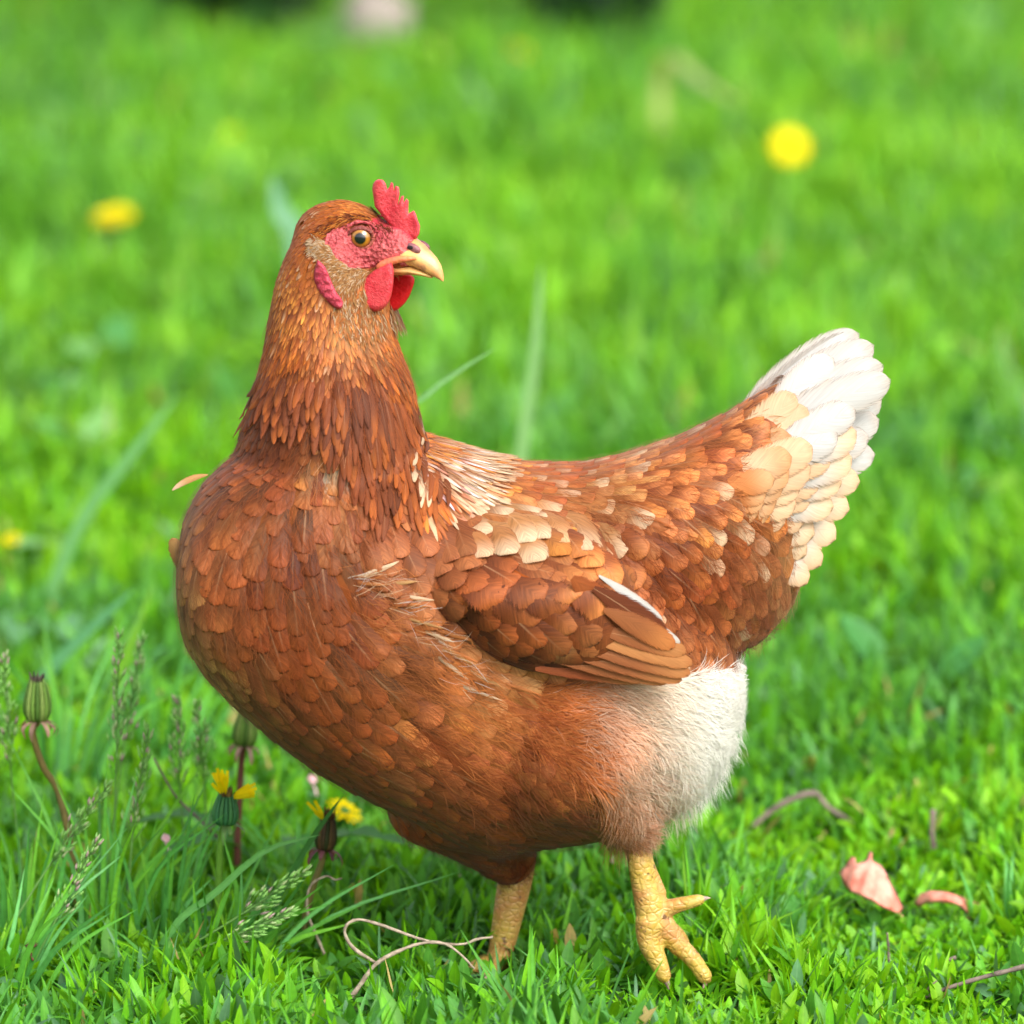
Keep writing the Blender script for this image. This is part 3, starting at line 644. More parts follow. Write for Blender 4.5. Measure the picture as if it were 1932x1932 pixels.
for i in keep:
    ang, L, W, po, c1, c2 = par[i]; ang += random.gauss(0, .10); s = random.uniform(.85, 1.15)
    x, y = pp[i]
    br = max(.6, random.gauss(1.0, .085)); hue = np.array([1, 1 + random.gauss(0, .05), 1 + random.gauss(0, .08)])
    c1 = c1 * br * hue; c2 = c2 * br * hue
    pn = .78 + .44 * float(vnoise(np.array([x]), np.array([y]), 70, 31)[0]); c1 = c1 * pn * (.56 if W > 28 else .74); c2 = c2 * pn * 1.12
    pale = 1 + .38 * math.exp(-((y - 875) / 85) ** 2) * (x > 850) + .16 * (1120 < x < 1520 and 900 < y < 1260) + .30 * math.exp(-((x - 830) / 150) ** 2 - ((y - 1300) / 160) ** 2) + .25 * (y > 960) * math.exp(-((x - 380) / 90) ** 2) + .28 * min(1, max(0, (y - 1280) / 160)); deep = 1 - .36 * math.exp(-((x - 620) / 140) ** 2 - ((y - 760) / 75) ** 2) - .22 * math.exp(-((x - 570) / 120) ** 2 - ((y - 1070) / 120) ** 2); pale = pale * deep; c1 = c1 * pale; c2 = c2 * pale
    if W <= 20 and y > 560: L *= 1.4; W *= .92; po = .95; k_b = max(.55, random.gauss(1, .2)); c1 = c1 * k_b; c2 = c2 * k_b
    white = 0
    # pale and white feathers: the cape's right side, the shoulder patch, flecks along the back
    if 770 < x < 890 and 800 < y < 950 and random.random() < .5: white = .9
    elif 850 < x < 1330 and y < 960 and random.random() < .22: white = random.uniform(.35, .9)
    elif 1150 < x < 1500 and 900 < y < 1250 and random.random() < .10: white = random.uniform(.4, .9)
    elif y < 660 and 480 < x < 640 and random.random() < .08: white = random.uniform(.3, .6)
    if white: c2 = c2 * (1 - white) + CLR['cr'] * white; c1 = c1 * (1 - white * .3) + CLR['tn'] * white * .3
    if random.random() < .10 and y > 700: c1 = c1 * .8; c2 = c2 * .86
    lift = L * PXM * (.034 if W > 30 else .06) * random.uniform(.8, 1.35)
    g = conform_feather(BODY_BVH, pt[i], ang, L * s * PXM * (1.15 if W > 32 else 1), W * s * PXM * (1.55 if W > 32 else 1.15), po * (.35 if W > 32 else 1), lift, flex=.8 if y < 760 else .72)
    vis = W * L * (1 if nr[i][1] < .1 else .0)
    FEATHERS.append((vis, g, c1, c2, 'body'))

# wing coverts
ptw, nrw = scatter(WV, WT, 16000, None, 5); ppw = proj_np(ptw)
parw = [WMAP(x, y) for x, y in ppw]
radw = np.array([0.56 * q[2] * PXM for q in parw]); cen = wing_surf(900, 1100)
radw[(ptw[:, 1] > np.array([wing_surf(a, b) for a, b in ppw]) + .002)] = 0
OV_POLY = [(676, 985), (720, 935), (790, 925), (900, 922), (1040, 935), (1160, 995), (1140, 1060), (1010, 1005), (890, 985), (835, 1010), (815, 1060), (850, 1130), (810, 1140), (735, 1075), (690, 1040)]
radw[in_poly(ppw[:, 0], ppw[:, 1], [(1150, 1165), (1200, 1120), (1330, 1290), (1140, 1290), (1120, 1255)])] = 0
for i in thin(ptw, radw):
    ang, L, W, po, c1, c2 = parw[i]; ang += random.gauss(0, .09); s = random.uniform(.88, 1.14); x, y = ppw[i]
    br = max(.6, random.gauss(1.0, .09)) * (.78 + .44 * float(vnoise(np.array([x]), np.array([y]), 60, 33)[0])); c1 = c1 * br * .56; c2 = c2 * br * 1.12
    if y < 1010 and x > 850 and random.random() < .30:
        w_ = random.uniform(.4, .95); c2 = c2 * (1 - w_) + CLR['cr'] * w_; c1 = c1 * (1 - w_ * .4) + CLR['tn'] * w_ * .4
    elif random.random() < .03: c1 = c1 * .6 + CLR['tn'] * .4
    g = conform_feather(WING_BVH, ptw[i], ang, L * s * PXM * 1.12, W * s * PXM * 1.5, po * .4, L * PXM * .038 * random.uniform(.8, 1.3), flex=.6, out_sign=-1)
    FEATHERS.append((W * L * 1.05, g, c1, c2, 'wing'))

# shoulder feathers that lie over the wing's front and top edge
COMB_BVH = BVHTree.FromPolygons([Vector(p) for p in BV] + [Vector(p) for p in WV], [tuple(map(int, t)) for t in BT] + [tuple(int(q) + len(BV) for q in t) for t in WT])
class Outer:
    def find_nearest(self, q):
        h = COMB_BVH.ray_cast(Vector((q.x, q.y - .06, q.z)), Vector((0, 1, 0)))
        if h[0] is None: return BODY_BVH.find_nearest(q)
        n = h[1] if h[1].y < 0 else -h[1]; return (h[0], n.lerp(Vector((0, -1, 0)), .35).normalized())
OUT = Outer()
ov = []
while len(ov) < 5000:
    q = (random.uniform(670, 1170), random.uniform(890, 1145))
    if in_poly(np.array([q[0]]), np.array([q[1]]), OV_POLY)[0]: ov.append(q)
acc = []
for q in ov:
    if all((q[0] - a[0]) ** 2 + (q[1] - a[1]) ** 2 > 29 ** 2 for a in acc): acc.append(q)
for x, y in acc:
    h = COMB_BVH.ray_cast(CAM, ray(x, y))
    if h[0] is None or y < 960: continue
    ang, L, W, po, c1, c2 = WMAP(x, y); a2 = BMAP(x, y); tt = min(1, max(0, (x - 720) / 140)); ang = ang * (.4 + .6 * tt) + a2[0] * (.6 - .6 * tt) + random.gauss(0, .1); c1 = c1 * tt + a2[4] * (1 - tt); c2 = c2 * tt + a2[5] * (1 - tt)
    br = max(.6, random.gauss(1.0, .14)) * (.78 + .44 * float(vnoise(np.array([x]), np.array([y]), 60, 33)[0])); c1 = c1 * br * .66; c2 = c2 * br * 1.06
    if 860 < x < 1120 and y < 1010 and random.random() < .42:
        w_ = random.uniform(.4, .95); c2 = c2 * (1 - w_) + CLR['cr'] * w_; c1 = c1 * (1 - w_ * .5) + CLR['tn'] * w_ * .5
    s = random.uniform(.85, 1.12)
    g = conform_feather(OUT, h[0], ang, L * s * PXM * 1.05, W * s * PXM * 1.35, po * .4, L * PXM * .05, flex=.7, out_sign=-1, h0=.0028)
    FEATHERS.append((W * L * 1.02, g, c1, c2, 'wing'))

cape = []; CAPE_POLY = [(470, 690), (560, 700), (655, 690), (800, 745), (818, 850), (770, 905), (700, 905), (655, 840), (620, 780), (540, 775), (455, 770)]
while len(cape) < 5000:
    q = (random.uniform(450, 820), random.uniform(685, 910))
    if in_poly(np.array([q[0]]), np.array([q[1]]), CAPE_POLY)[0]: cape.append(q)
acc = []
for q in cape:
    if all((q[0] - a[0]) ** 2 + (q[1] - a[1]) ** 2 > 13.5 ** 2 for a in acc): acc.append(q)
for x, y in acc:
    h = COMB_BVH.ray_cast(CAM, ray(x, y))
    if h[0] is None: continue
    k_b = max(.5, random.gauss(.95, .22)); t_ = max(0, (x - 655) / 165); lf = max(0, (655 - x) / 200); c = (CLR['ch'] * (1 - t_) + CLR['rb'] * t_) * k_b * (.82 + .25 * lf); tipc = c * .95 if random.random() < .6 else (CLR['go'] * .5 + c * .5)
    if x > 770 and random.random() < .45: tipc = CLR['cr'] * random.uniform(.8, 1.1)
    g = conform_feather(OUT, h[0], R(90 - t_ * 16 + lf * 22 + random.gauss(0, 5)), random.uniform(95, 130) * PXM * (1 - .4 * min(1, lf * 2.5)), random.uniform(17, 25) * PXM, .85, .0028, flex=.72, out_sign=-1, h0=.0022)
    FEATHERS.append((100, g, c * .85, tipc, 'body'))

# ---- build plumage objects: the largest as parts of their own, the rest as one mass
def colpair(c1, c2, n, seed):
    a = np.concatenate([np.tile(c1, (n, 1)), np.full((n, 1), seed)], 1); b = np.concatenate([np.tile(c2, (n, 1)), np.ones((n, 1))], 1)
    return a, b
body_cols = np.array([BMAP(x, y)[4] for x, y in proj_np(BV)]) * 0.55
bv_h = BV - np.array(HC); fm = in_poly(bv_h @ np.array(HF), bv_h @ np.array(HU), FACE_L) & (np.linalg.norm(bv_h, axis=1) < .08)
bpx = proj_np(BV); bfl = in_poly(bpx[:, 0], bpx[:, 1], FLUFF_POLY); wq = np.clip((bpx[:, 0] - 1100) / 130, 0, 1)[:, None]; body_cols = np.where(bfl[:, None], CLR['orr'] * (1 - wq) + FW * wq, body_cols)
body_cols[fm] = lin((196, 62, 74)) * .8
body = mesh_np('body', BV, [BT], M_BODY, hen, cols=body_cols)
wing = mesh_np('wing', WV, [WT], M_BODY, hen, cols=np.tile(CLR['ch'], (len(WV), 1)))
FEATHERS.sort(key=lambda q: -q[0])
rest = []
for n_, (vis, g, c1, c2, part) in enumerate(FEATHERS):
    Vf = g.reshape(-1, 3)
    if n_ < 285:
        a, b_ = colpair(c1, c2, len(Vf), random.random())
        mesh_np('feather', Vf, FQ, M_FEATHER, body if part == 'body' else wing, cols=a, cols2=b_, uv=FUV)
    else: rest.append((Vf, c1, c2))
nV = k_ * 7
V_ = np.concatenate([r_[0] for r_ in rest]); F_ = np.concatenate([FQ + nV * i for i in range(len(rest))])
A_ = np.concatenate([colpair(r_[1], r_[2], nV, random.random())[0] for r_ in rest]); B_ = np.concatenate([colpair(r_[1], r_[2], nV, 0)[1] for r_ in rest])
pl = mesh_np('plumage', V_, F_, M_FEATHER, hen, cols=A_, cols2=B_, uv=np.tile(FUV, (len(rest), 1))); pl['kind'] = 'stuff'
print('FEATHERS', len(FEATHERS))

# ---- far wing (the other flank): mirrored mass, seen only from elsewhere
FWV = WV.copy(); FWV[:, 1] = -FWV[:, 1] - .012; FWV[:, 2] -= .03
mesh_np('wing', FWV, [WT[:, ::-1]], M_BODY, hen, cols=np.tile(CLR['ch'], (len(FWV), 1)))

# ---- large feathers placed one by one
def explicit(name, parent, a, b, W, nrm, c1, c2, po=.1, sag=0.0, arch=.02, camber=.18, curl=0.0):
    a, b = Vector(a), Vector(b); d = b - a; L = d.length; n = Vector(nrm).normalized(); side = d.normalized().cross(n)
    cent = np.array([tuple(a + d * t + side * (sag * L * 4 * t * (1 - t)) + n * (arch * L * 4 * t * (1 - t))) for t in TS])
    g = feather_grid(cent, np.tile(np.array(tuple(n)), (k_, 1)), W * PXM, po, camber, curl).reshape(-1, 3)
    x1, x2 = colpair(np.asarray(c1), np.asarray(c2), nV, random.random())
    return mesh_np(name, g, FQ, M_VANE, parent, cols=x1, cols2=x2, uv=FUV)
tail_ = mesh_np('tail', *ellipsoid_geo(P(1475, 850, .004), Vector((.028, 0, .012)), Vector((0, .012, 0)), Vector((-.01, 0, .03)), 8), M_BODY, hen, cols=np.tile(CLR['cr'], (7 * 16 + 2, 1)))
W_, C_, T_, O_ = CLR['wh'], CLR['cr'] * 1.12, np.array([.60, .40, .24]), np.array([.52, .28, .13])
TAIL = [ # base, tip, width, Y base, Y tip, colours
 ((1375, 815), (1622, 628), 84, .010, .016, W_, W_), ((1390, 830), (1650, 650), 88, .004, .006, W_, W_), ((1400, 835), (1668, 688), 88, -.003, -.003, W_, W_), ((1400, 845), (1682, 716), 86, -.010, -.011, W_, W_),
 ((1410, 850), (1664, 752), 84, -.002, .008, W_, W_), ((1420, 860), (1660, 790), 86, -.004, .004, W_, W_), ((1420, 870), (1640, 822), 84, -.008, .000, W_, W_), ((1440, 875), (1652, 856), 80, -.003, .010, W_, W_),
 ((1440, 890), (1624, 908), 78, -.006, .002, W_, C_), ((1440, 910), (1604, 962), 76, -.008, -.002, W_, C_), ((1450, 940), (1578, 1018), 74, -.010, -.006, W_, C_), ((1450, 970), (1550, 1068), 66, -.012, -.010, W_, T_), ((1440, 1010), (1524, 1102), 60, -.014, -.014, W_, T_)]
for i, (a, b, w, y0, y1, c1, c2) in enumerate(TAIL):
    explicit('tail_feather', tail_, P(*a, y0), P(*b, y1), w, (.05, -1, .25), c1, c2, po=.12, sag=-.03 if i < 4 else .02, camber=.15, arch=.02)
    explicit('tail_feather', tail_, P(a[0], a[1], .012 + (.006 - y0)), P(b[0] - 6, b[1] + 4, .022 + .6 * (.01 - y1)), w, (.05, 1, .25), c1, c2, po=.12, camber=.12)
PVX, PVY = 1330, 930                       # the coverts fan out round the tail's root
def tail_R(th): return float(np.interp(th, [-48, -32, -13, 0, 20, 42, 60], [405, 402, 330, 290, 262, 255, 235]))
for row, (fr, step, c_hi, c_lo, yb) in enumerate([(.85, 10, (W_, W_), (W_, C_), -.018), (.73, 10, (W_, W_), (C_, T_), -.023), (.61, 10, (C_, T_), (C_, T_), -.029), (.50, 10, (T_, O_), (T_, O_), -.035), (.41, 10, (O_, CLR['orr']), (CLR['orr'], O_), -.041)]):
    th = -47 + (row % 2) * step * .5
    while th < 56:
        if (row == 4 and th < -16) or (row == 3 and th < -36): th += 5; continue
        t_ = th + random.uniform(-2, 2); R_ = tail_R(t_) * fr * random.uniform(.97, 1.03); L_ = min(R_ * .8, 165); c1, c2 = c_hi if t_ < -24 else c_lo
        dx, dy = math.cos(R(t_)), math.sin(R(t_)); spl = R(t_ * .12)
        b_ = (PVX + dx * R_, PVY + dy * R_); a_ = (b_[0] - math.cos(R(t_) - spl) * L_, b_[1] - math.sin(R(t_) - spl) * L_)
        e_y = yb + (.012 if t_ < -30 else .0) - .004 * math.cos(R(t_))
        explicit('tail_covert', tail_, P(*a_, e_y - .003), P(*b_, e_y + .003 + (.006 if fr > .7 else 0)), random.uniform(66, 82) if row < 4 else random.uniform(50, 60), (.1, -1, .22), c1 * random.uniform(.92, 1.06), c2 * random.uniform(.92, 1.06), po=.03, sag=random.uniform(-.02, .03), camber=.14, arch=.02); th += step * 330 / tail_R(t_)
WY = -.128
FT_ = CLR['bt'] * .6 + CLR['orr'] * .4
FL = [((1010, 1262), (1215, 1284), 34, CLR['ch'], FT_), ((1060, 1250), (1262, 1287), 36, CLR['br'], FT_), ((1090, 1240), (1288, 1284), 38, CLR['br'], FT_), ((1110, 1228), (1304, 1272), 40, CLR['br'], FT_), ((1125, 1210), (1308, 1254), 40, FT_, FT_),
 ((1130, 1190), (1296, 1232), 42, CLR['br'], FT_), ((1135, 1126), (1284, 1214), 20, CLR['cr'], CLR['wh']), ((1130, 1086), (1250, 1172), 20, CLR['wh'], CLR['wh']), ((1140, 1150), (1274, 1222), 46, CLR['br'], CLR['orr']), ((1120, 1110), (1258, 1206), 50, CLR['dk'], CLR['dk']), ((1060, 1160), (1160, 1226), 62, CLR['ch'], CLR['rb']), ((1080, 1090), (1172, 1180), 60, CLR['rb'], CLR['br'])]
for i, (a, b, w, c1, c2) in enumerate(FL):
    yy = WY + .013 - .0010 * i
    explicit('flight_feather', wing, P(*a, yy), P(*b, yy + .014), w, (.12, -1, .1), c1, c2, po=.05, sag=-.02, camber=.05, arch=.015)
explicit('stray_feather', body, P(392, 896, -.06), P(324, 926, -.06), 13, (0, -1, .2), CLR['tn'], CLR['cr'], po=.7, sag=.08)
explicit('stray_feather', body, P(362, 1100, -.066), P(324, 1014, -.07), 40, (-.3, -1, 0), CLR['bt'], CLR['tn'], po=.3)
explicit('stray_feather', body, P(1330, 1240, -.02), P(1410, 1262, -.02), 22, (0, -1, .2), CLR['wh'], CLR['wh'], po=.4)

# ---- down: soft strands
def strands(name, roots, nrms, ang, L, W, cols, lift, curlv, parent, seed=1):
    r = np.random.default_rng(seed); n = len(roots); ts = np.array([0, .35, .7, 1.0])
    d = np.stack([np.cos(ang), 0 * ang, -np.sin(ang)], -1); d = d - nrms * (d * nrms).sum(1)[:, None]; ln = np.linalg.norm(d, axis=1)[:, None]
    d = np.where(ln < .2, d + np.array([0, 0, -.3]), d); d /= np.linalg.norm(d, axis=1)[:, None] + 1e-9
    s = np.cross(d, nrms); kick = r.normal(0, .22, n)[:, None]
    c = roots[:, None, :] + (d[:, None, :] + s[:, None, :] * (kick * 1.0)[:, :, None]) * (L[:, None] * ts)[..., None] + nrms[:, None, :] * (lift[:, None] * np.sin(ts * 1.9))[..., None] + s[:, None, :] * ((curlv * L)[:, None] * ts ** 2)[..., None]
    c[..., 2] -= (L[:, None] * .12 * ts ** 2)
    w = W[:, None] * np.array([.7, 1, .8, .15]) * .5
    V = np.stack([c - s[:, None, :] * w[..., None], c + s[:, None, :] * w[..., None]], 2)
    ix = np.arange(n * 8).reshape(n, 4, 2)
    F = np.stack([ix[:, :-1, 0], ix[:, :-1, 1], ix[:, 1:, 1], ix[:, 1:, 0]], -1).reshape(-1, 4)
    o = mesh_np(name, V.reshape(-1, 3), F, M_FLUFF, parent, cols=np.repeat(cols, 8, 0)); o['kind'] = 'stuff'
    return o
sel = np.where(influff)[0]
pt2, nr2 = scatter(BV, BT, 420000, None, 11); pp2 = proj_np(pt2); sel = np.where(in_poly(pp2[:, 0], pp2[:, 1], FLUFF_POLY))[0]
sel = sel[rng.random(len(sel)) < .95]
x, y = pp2[sel].T; n = len(sel)
f_ = np.clip((x + rng.normal(0, 26, n) + (1420 - y) * .25 - 1080) / 190, 0, 1)[:, None]
patch = vnoise(x, y, 46, 21)[:, None]
brown = (CLR['orr'] * .8 + CLR['rb'] * .2) * (.95 + .8 * patch); cream = FCR + (FW - FCR) * np.clip((x[:, None] - 1190) / 120, 0, 1)
cc = brown * (1 - f_) + cream * f_
low = np.clip((y - 1490) / 70, 0, 1)[:, None] * np.clip((1260 - x[:, None]) / 80, 0, 1); cc = cc * (1 - low * .6) + CLR['bt'] * low * .6
cc = cc * rng.uniform(.82, 1.12, n)[:, None]
angf = np.radians(12 + np.clip((y - 1350) / 200, 0, 1) * 38 + rng.normal(0, 14, n) + (vnoise(x, y, 40, 22) - .5) * 60)
strands('down_feathers', pt2[sel], nr2[sel], angf, rng.uniform(26, 66, n) * PXM, rng.uniform(.8, 2.0, n) * PXM, cc, rng.uniform(3, 19, n) * PXM, rng.normal(0, .2, n), hen)
# wisps where breast feathers meet the wing
wr, wn, wa, wc = [], [], [], []
path = curve([Vector(p) for p in [(690, 1085, 0), (735, 1100, 0), (790, 1150, 0), (830, 1200, 0), (870, 1245, 0), (930, 1290, 0)]], 60)
for i in range(170):
    t = random.random(); q = path[int(t * 59)]; q = (q.x + random.gauss(-10, 22), q.y + random.gauss(4, 16)); h, nn = cam_hit(*q)
    if h is None: continue
    wr.append(tuple(h + Vector((0, -.006, 0)))); wn.append(tuple(nn)); wa.append(R(-8 + t * 42 + random.gauss(0, 16)))
    k = random.random(); wc.append(CLR['wh'] if k < .15 else CLR['cr'] if k < .5 else CLR['orr'] if k < .85 else CLR['br'])
n = len(wr); strands('down_feathers', np.array(wr), np.array(wn), np.array(wa), rng.uniform(20, 48, n) * PXM, rng.uniform(.5, 1.2, n) * PXM, np.array(wc), rng.uniform(6, 22, n) * PXM, rng.normal(-.1, .3, n), hen, 5)
for i in range(14):
    t = (i + random.random()) / 14; q = path[int(t * 59)]; q = (q.x + random.gauss(-22, 16), q.y + random.gauss(2, 12)); h = COMB_BVH.ray_cast(CAM, ray(*q))
    if h[0] is None: continue
    c = [CLR['cr'], CLR['orr'], CLR['tn']][i % 3]; g = conform_feather(OUT, h[0], R(-4 + t * 38 + random.gauss(0, 10)), random.uniform(60, 110) * PXM, random.uniform(6, 12) * PXM, .9, .003, flex=.6, out_sign=-1, h0=.002)
    a_, b_ = colpair(c * .8, c, nV, random.random()); mesh_np('flank_plume', g.reshape(-1, 3), FQ, M_FEATHER, body, cols=a_, cols2=b_, uv=FUV)
# loose barbs over the flank and belly feathers
sel = np.where(in_poly(pp2[:, 0], pp2[:, 1], [(720, 1200), (860, 1230), (960, 1290), (1060, 1320), (1120, 1560), (900, 1560), (760, 1400)]))[0]; sel = sel[rng.random(len(sel)) < .07]
n = len(sel); x, y = pp2[sel].T
strands('down_feathers', pt2[sel] + nr2[sel] * .004, nr2[sel], np.radians(18 + (y - 1200) * .05 + rng.normal(0, 14, n)), rng.uniform(20, 46, n) * PXM, rng.uniform(.9, 1.8, n) * PXM, np.array([BMAP(a, b)[4] for a, b in zip(x, y)]) * rng.uniform(.9, 1.3, n)[:, None], rng.uniform(3, 12, n) * PXM, rng.normal(0, .2, n), hen, 6)

# fine loose barbs lying over the whole plumage
sel = np.where((pp2[:, 1] > 600) & (pp2[:, 0] < 1500) & ~in_poly(pp2[:, 0], pp2[:, 1], FLUFF_POLY) & ~in_poly(pp2[:, 0], pp2[:, 1], wing_poly) & ((pp2[:, 1] > 660) | (pp2[:, 0] < 600)))[0]; sel = sel[(rng.random(len(sel)) < .085) & (nr2[sel][:, 1] < .35)]
n = len(sel); pm = [BMAP(a, b) for a, b in pp2[sel]]
strands('loose_barbs', pt2[sel] + nr2[sel] * rng.uniform(.0012, .0034, n)[:, None], nr2[sel], np.array([q[0] for q in pm]) + rng.normal(0, .22, n), np.array([min(q[1], 70) for q in pm]) * rng.uniform(.3, .6, n) * PXM, rng.uniform(.5, 1.2, n) * PXM, np.array([(q[4] * .5 + q[5] * .5) for q in pm]) * rng.uniform(.75, 1.25, n)[:, None], rng.uniform(.5, 3.5, n) * PXM, rng.normal(0, .15, n), hen, 12)

# ---- face
M_RED = skin_material('red_skin', (190, 36, 50), (222, 82, 86), 800, .42, .42, .12)
M_FACE = skin_material('face_skin', (142, 34, 46), (208, 98, 96), 330, 1.0, .42, .06, .0018)
def face_patch(sgn):
    poly = [Vector(p) for p in FACE_L]; st = .0011; lo = np.min(FACE_L, 0); hi = np.max(FACE_L, 0); idx = {}; V = []; Q = []
    nx_, ny_ = int((hi[0] - lo[0]) / st) + 1, int((hi[1] - lo[1]) / st) + 1
    for i in range(nx_):
        for j in range(ny_):
            fx, fz = lo[0] + i * st, lo[1] + j * st
            if not in_poly(np.array([fx]), np.array([fz]), FACE_L)[0]: continue
            h = BODY_BVH.ray_cast(wor_h((fx, sgn * .1, fz)), -HR * sgn)
            if h[0] is None: continue
            e = loc_h(EYE); dd = math.hypot(fx - e.x, fz - e.z)
            wr_ = .0011 + .0009 * math.exp(-((dd - .0115) / .0026) ** 2) * (1 + .4 * math.sin(9 * math.atan2(fz - e.z, fx - e.x)))
            wr_ += .0005 * math.sin(dd * 1900) * math.exp(-((dd - .014) / .006) ** 2)
            idx[i, j] = len(V); V.append(tuple(h[0] + HR * sgn * wr_))
    for (i, j), a in idx.items():
        if (i + 1, j) in idx and (i, j + 1) in idx and (i + 1, j + 1) in idx: Q.append((a, idx[i + 1, j], idx[i + 1, j + 1], idx[i, j + 1]))
    return mesh_np('face_skin', np.array(V), np.array(Q), M_FACE, hen)
EYE, EN = cam_hit(679, 448); EYE = EYE - HR * .0024
face_patch(1); face_patch(-1)
def eye_material():
    m, t, b = new_mat('eye'); tc = t.nodes.new('ShaderNodeTexCoord'); sp = t.nodes.new('ShaderNodeSeparateXYZ'); t.links.new(tc.outputs['Object'], sp.inputs[0])
    rr = math_n(t, 'DIVIDE', math_n(t, 'SQRT', math_n(t, 'ADD', math_n(t, 'POWER', sp.outputs[0], 2.0), math_n(t, 'POWER', sp.outputs[1], 2.0))), 0.0068)
    cr = t.nodes.new('ShaderNodeValToRGB'); t.links.new(rr, cr.inputs[0]); e = cr.color_ramp.elements
    e[0].position = 0; e[0].color = (.003, .003, .005, 1); e[1].position = .44; e[1].color = (.004, .004, .006, 1)
    for pos, c in ((.48, (.16, .07, .006)), (.60, (.40, .16, .010)), (.80, (.22, .08, .006)), (.88, (.03, .014, .01)), (1.0, (.02, .01, .01))):
        q = e.new(pos); q.color = (*c, 1)
    t.links.new(cr.outputs[0], b.inputs['Base Color']); b.inputs['Roughness'].default_value = .25; b.inputs['Coat Weight'].default_value = 1.0; b.inputs['Coat Roughness'].default_value = .02
    return m
M_EYE = eye_material(); M_LID = skin_material('eyelid_skin', (140, 60, 54), (186, 108, 86), 600, .7, .45, .05); M_LID2 = skin_material('upper_lid_skin', (92, 40, 34), (146, 66, 58), 600, .7, .5, .0)
for sgn in (1, -1):
    c = EYE if sgn == 1 else mirror_h(EYE)
    V, F = ellipsoid_geo(Vector((0, 0, 0)), Vector((0, 0, .0070)), Vector((.0070, 0, 0)), Vector((0, .0070, 0)), 14)
    me = bpy.data.meshes.new('eye'); me.from_pydata([tuple(q) for q in V], [], [tuple(map(int, q)) for fs in F for q in fs]); me.polygons.foreach_set('use_smooth', [True] * len(me.polygons)); me.materials.append(M_EYE)
    o = bpy.data.objects.new('eye', me); link(o, hen); ax = (HR * sgn + HF * .34).normalized(); up = HU
    xx = up.cross(ax).normalized(); yy = ax.cross(xx); o.location = c - Vector(hen.location); o.rotation_euler = Matrix((xx, yy, ax)).transposed().to_euler()
    ring = [c + ax * .0028 + (xx * math.cos(a) * 1.08 + yy * math.sin(a) * .92) * .0066 for a in np.linspace(0, 2 * math.pi, 41)]
    V, F = tube_geo(ring, [.0011 + .0003 * math.sin(i * 2.1) for i in range(41)], 8); mesh_np('eyelid', V, F, M_LID, hen)
    ring = [c + ax * .0016 + (xx * math.cos(a) * 1.1 + yy * math.sin(a) * .98) * .0092 for a in np.linspace(R(20), R(330), 41)]
    V, F = tube_geo(ring, [(.0014 + .0003 * math.sin(i * 1.3)) * math.sin(math.pi * (i + 2) / 44) for i in range(41)], 8); mesh_np('eyelid', V, F, M_FACE, hen)
for sgn in (1, -1):                       # heavy upper lids
    c = EYE if sgn == 1 else mirror_h(EYE); ax = (HR * sgn + HF * .34).normalized(); xx = HU.cross(ax).normalized(); yy = ax.cross(xx)
    arc = [c + ax * .0036 + (xx * math.cos(a) * 1.15 + yy * math.sin(a) * .86) * .0064 for a in np.linspace(R(8), R(172), 22)]
    V, F = tube_geo(arc, [.0017 * math.sin(math.pi * (i + 1.5) / 24) for i in range(22)], 8); mesh_np('eyelid', V, F, M_LID2, hen)
# comb
COMB = [(707, 390), (702, 356), (703.6, 347), (708, 341), (714, 338), (722, 339), (728, 346), (730.5, 357), (735, 352), (737.6, 343), (742, 346), (743, 360), (745.8, 350), (753, 353), (754, 365), (750.5, 386), (757.5, 370), (762, 369), (761.7, 382), (767, 374), (771, 379), (770.4, 403), (781, 397), (784.5, 403), (788, 414), (792.7, 426), (791.5, 441), (784, 452), (770, 448), (750, 440), (734, 424), (720, 406)]
cv, cf = inflate_geo([tuple(p) for p in COMB], lambda x, y, h: HL(x, y, h + .0004 * math.sin(x * .16)), .0026, 6, 2.6, .10)
mesh_np('comb', cv, cf, M_RED, hen)
# wattles
WAT = [(p.x, p.y) for p in curve([Vector((x, y, 0)) for x, y in [(738, 494), (743, 512), (739, 555), (726, 580), (706, 588), (686, 580), (673, 560), (672, 545), (690, 524), (712, 506), (738, 494)]], 44)][:-1]
wv_, wf_ = inflate_geo(WAT, lambda x, y, h: HL(x, y, .0135 + h), .0030, 12, 5, .06); mesh_np('wattle', wv_, wf_, M_RED, hen)
wl = [(x, y) for x, y in WAT]
WAT2 = [(p.x, p.y) for p in curve([Vector((x, y, 0)) for x, y in [(742, 512), (780, 522), (776, 550), (762, 574), (742, 588), (728, 585), (724, 570), (742, 512)]], 40)][:-1]
wv2, wf2 = inflate_geo(WAT2, lambda x, y, h: HL(x, y, -.0105 + h), .0028, 12, 5, .06); mesh_np('wattle', wv2, wf2, skin_material('red_wattle', (196, 14, 24), (214, 34, 42), 420, .4, .45, .2), hen)
# ear lobe, folded
LOBE = [(p.x, p.y) for p in curve([Vector((x, y, 0)) for x, y in [(599, 490), (592, 518), (598, 545), (618, 570), (640, 584), (647, 570), (634, 550), (624, 528), (613, 503), (599, 490)]], 40)][:-1]
_, _n = cam_hit(612, 535); ls = loc_h(cam_hit(612, 535)[0]).y
lv_, lf_ = inflate_geo(LOBE, lambda x, y, h: HL(x, y, ls + .0020 + h * (1 + .28 * math.sin((x * .6 + y) * .42 + 1.5 * math.sin(x * .3)))), .0022, 9, 3.0, .05); M_LOBE = skin_material('lobe_skin', (158, 34, 58), (196, 74, 88), 500, .6, .5, .08); mesh_np('ear_lobe', lv_, lf_, M_LOBE, hen)
mesh_np('ear_lobe', np.array([tuple(mirror_h(q)) for q in lv_]), [lf_[0][:, ::-1]], M_LOBE, hen)
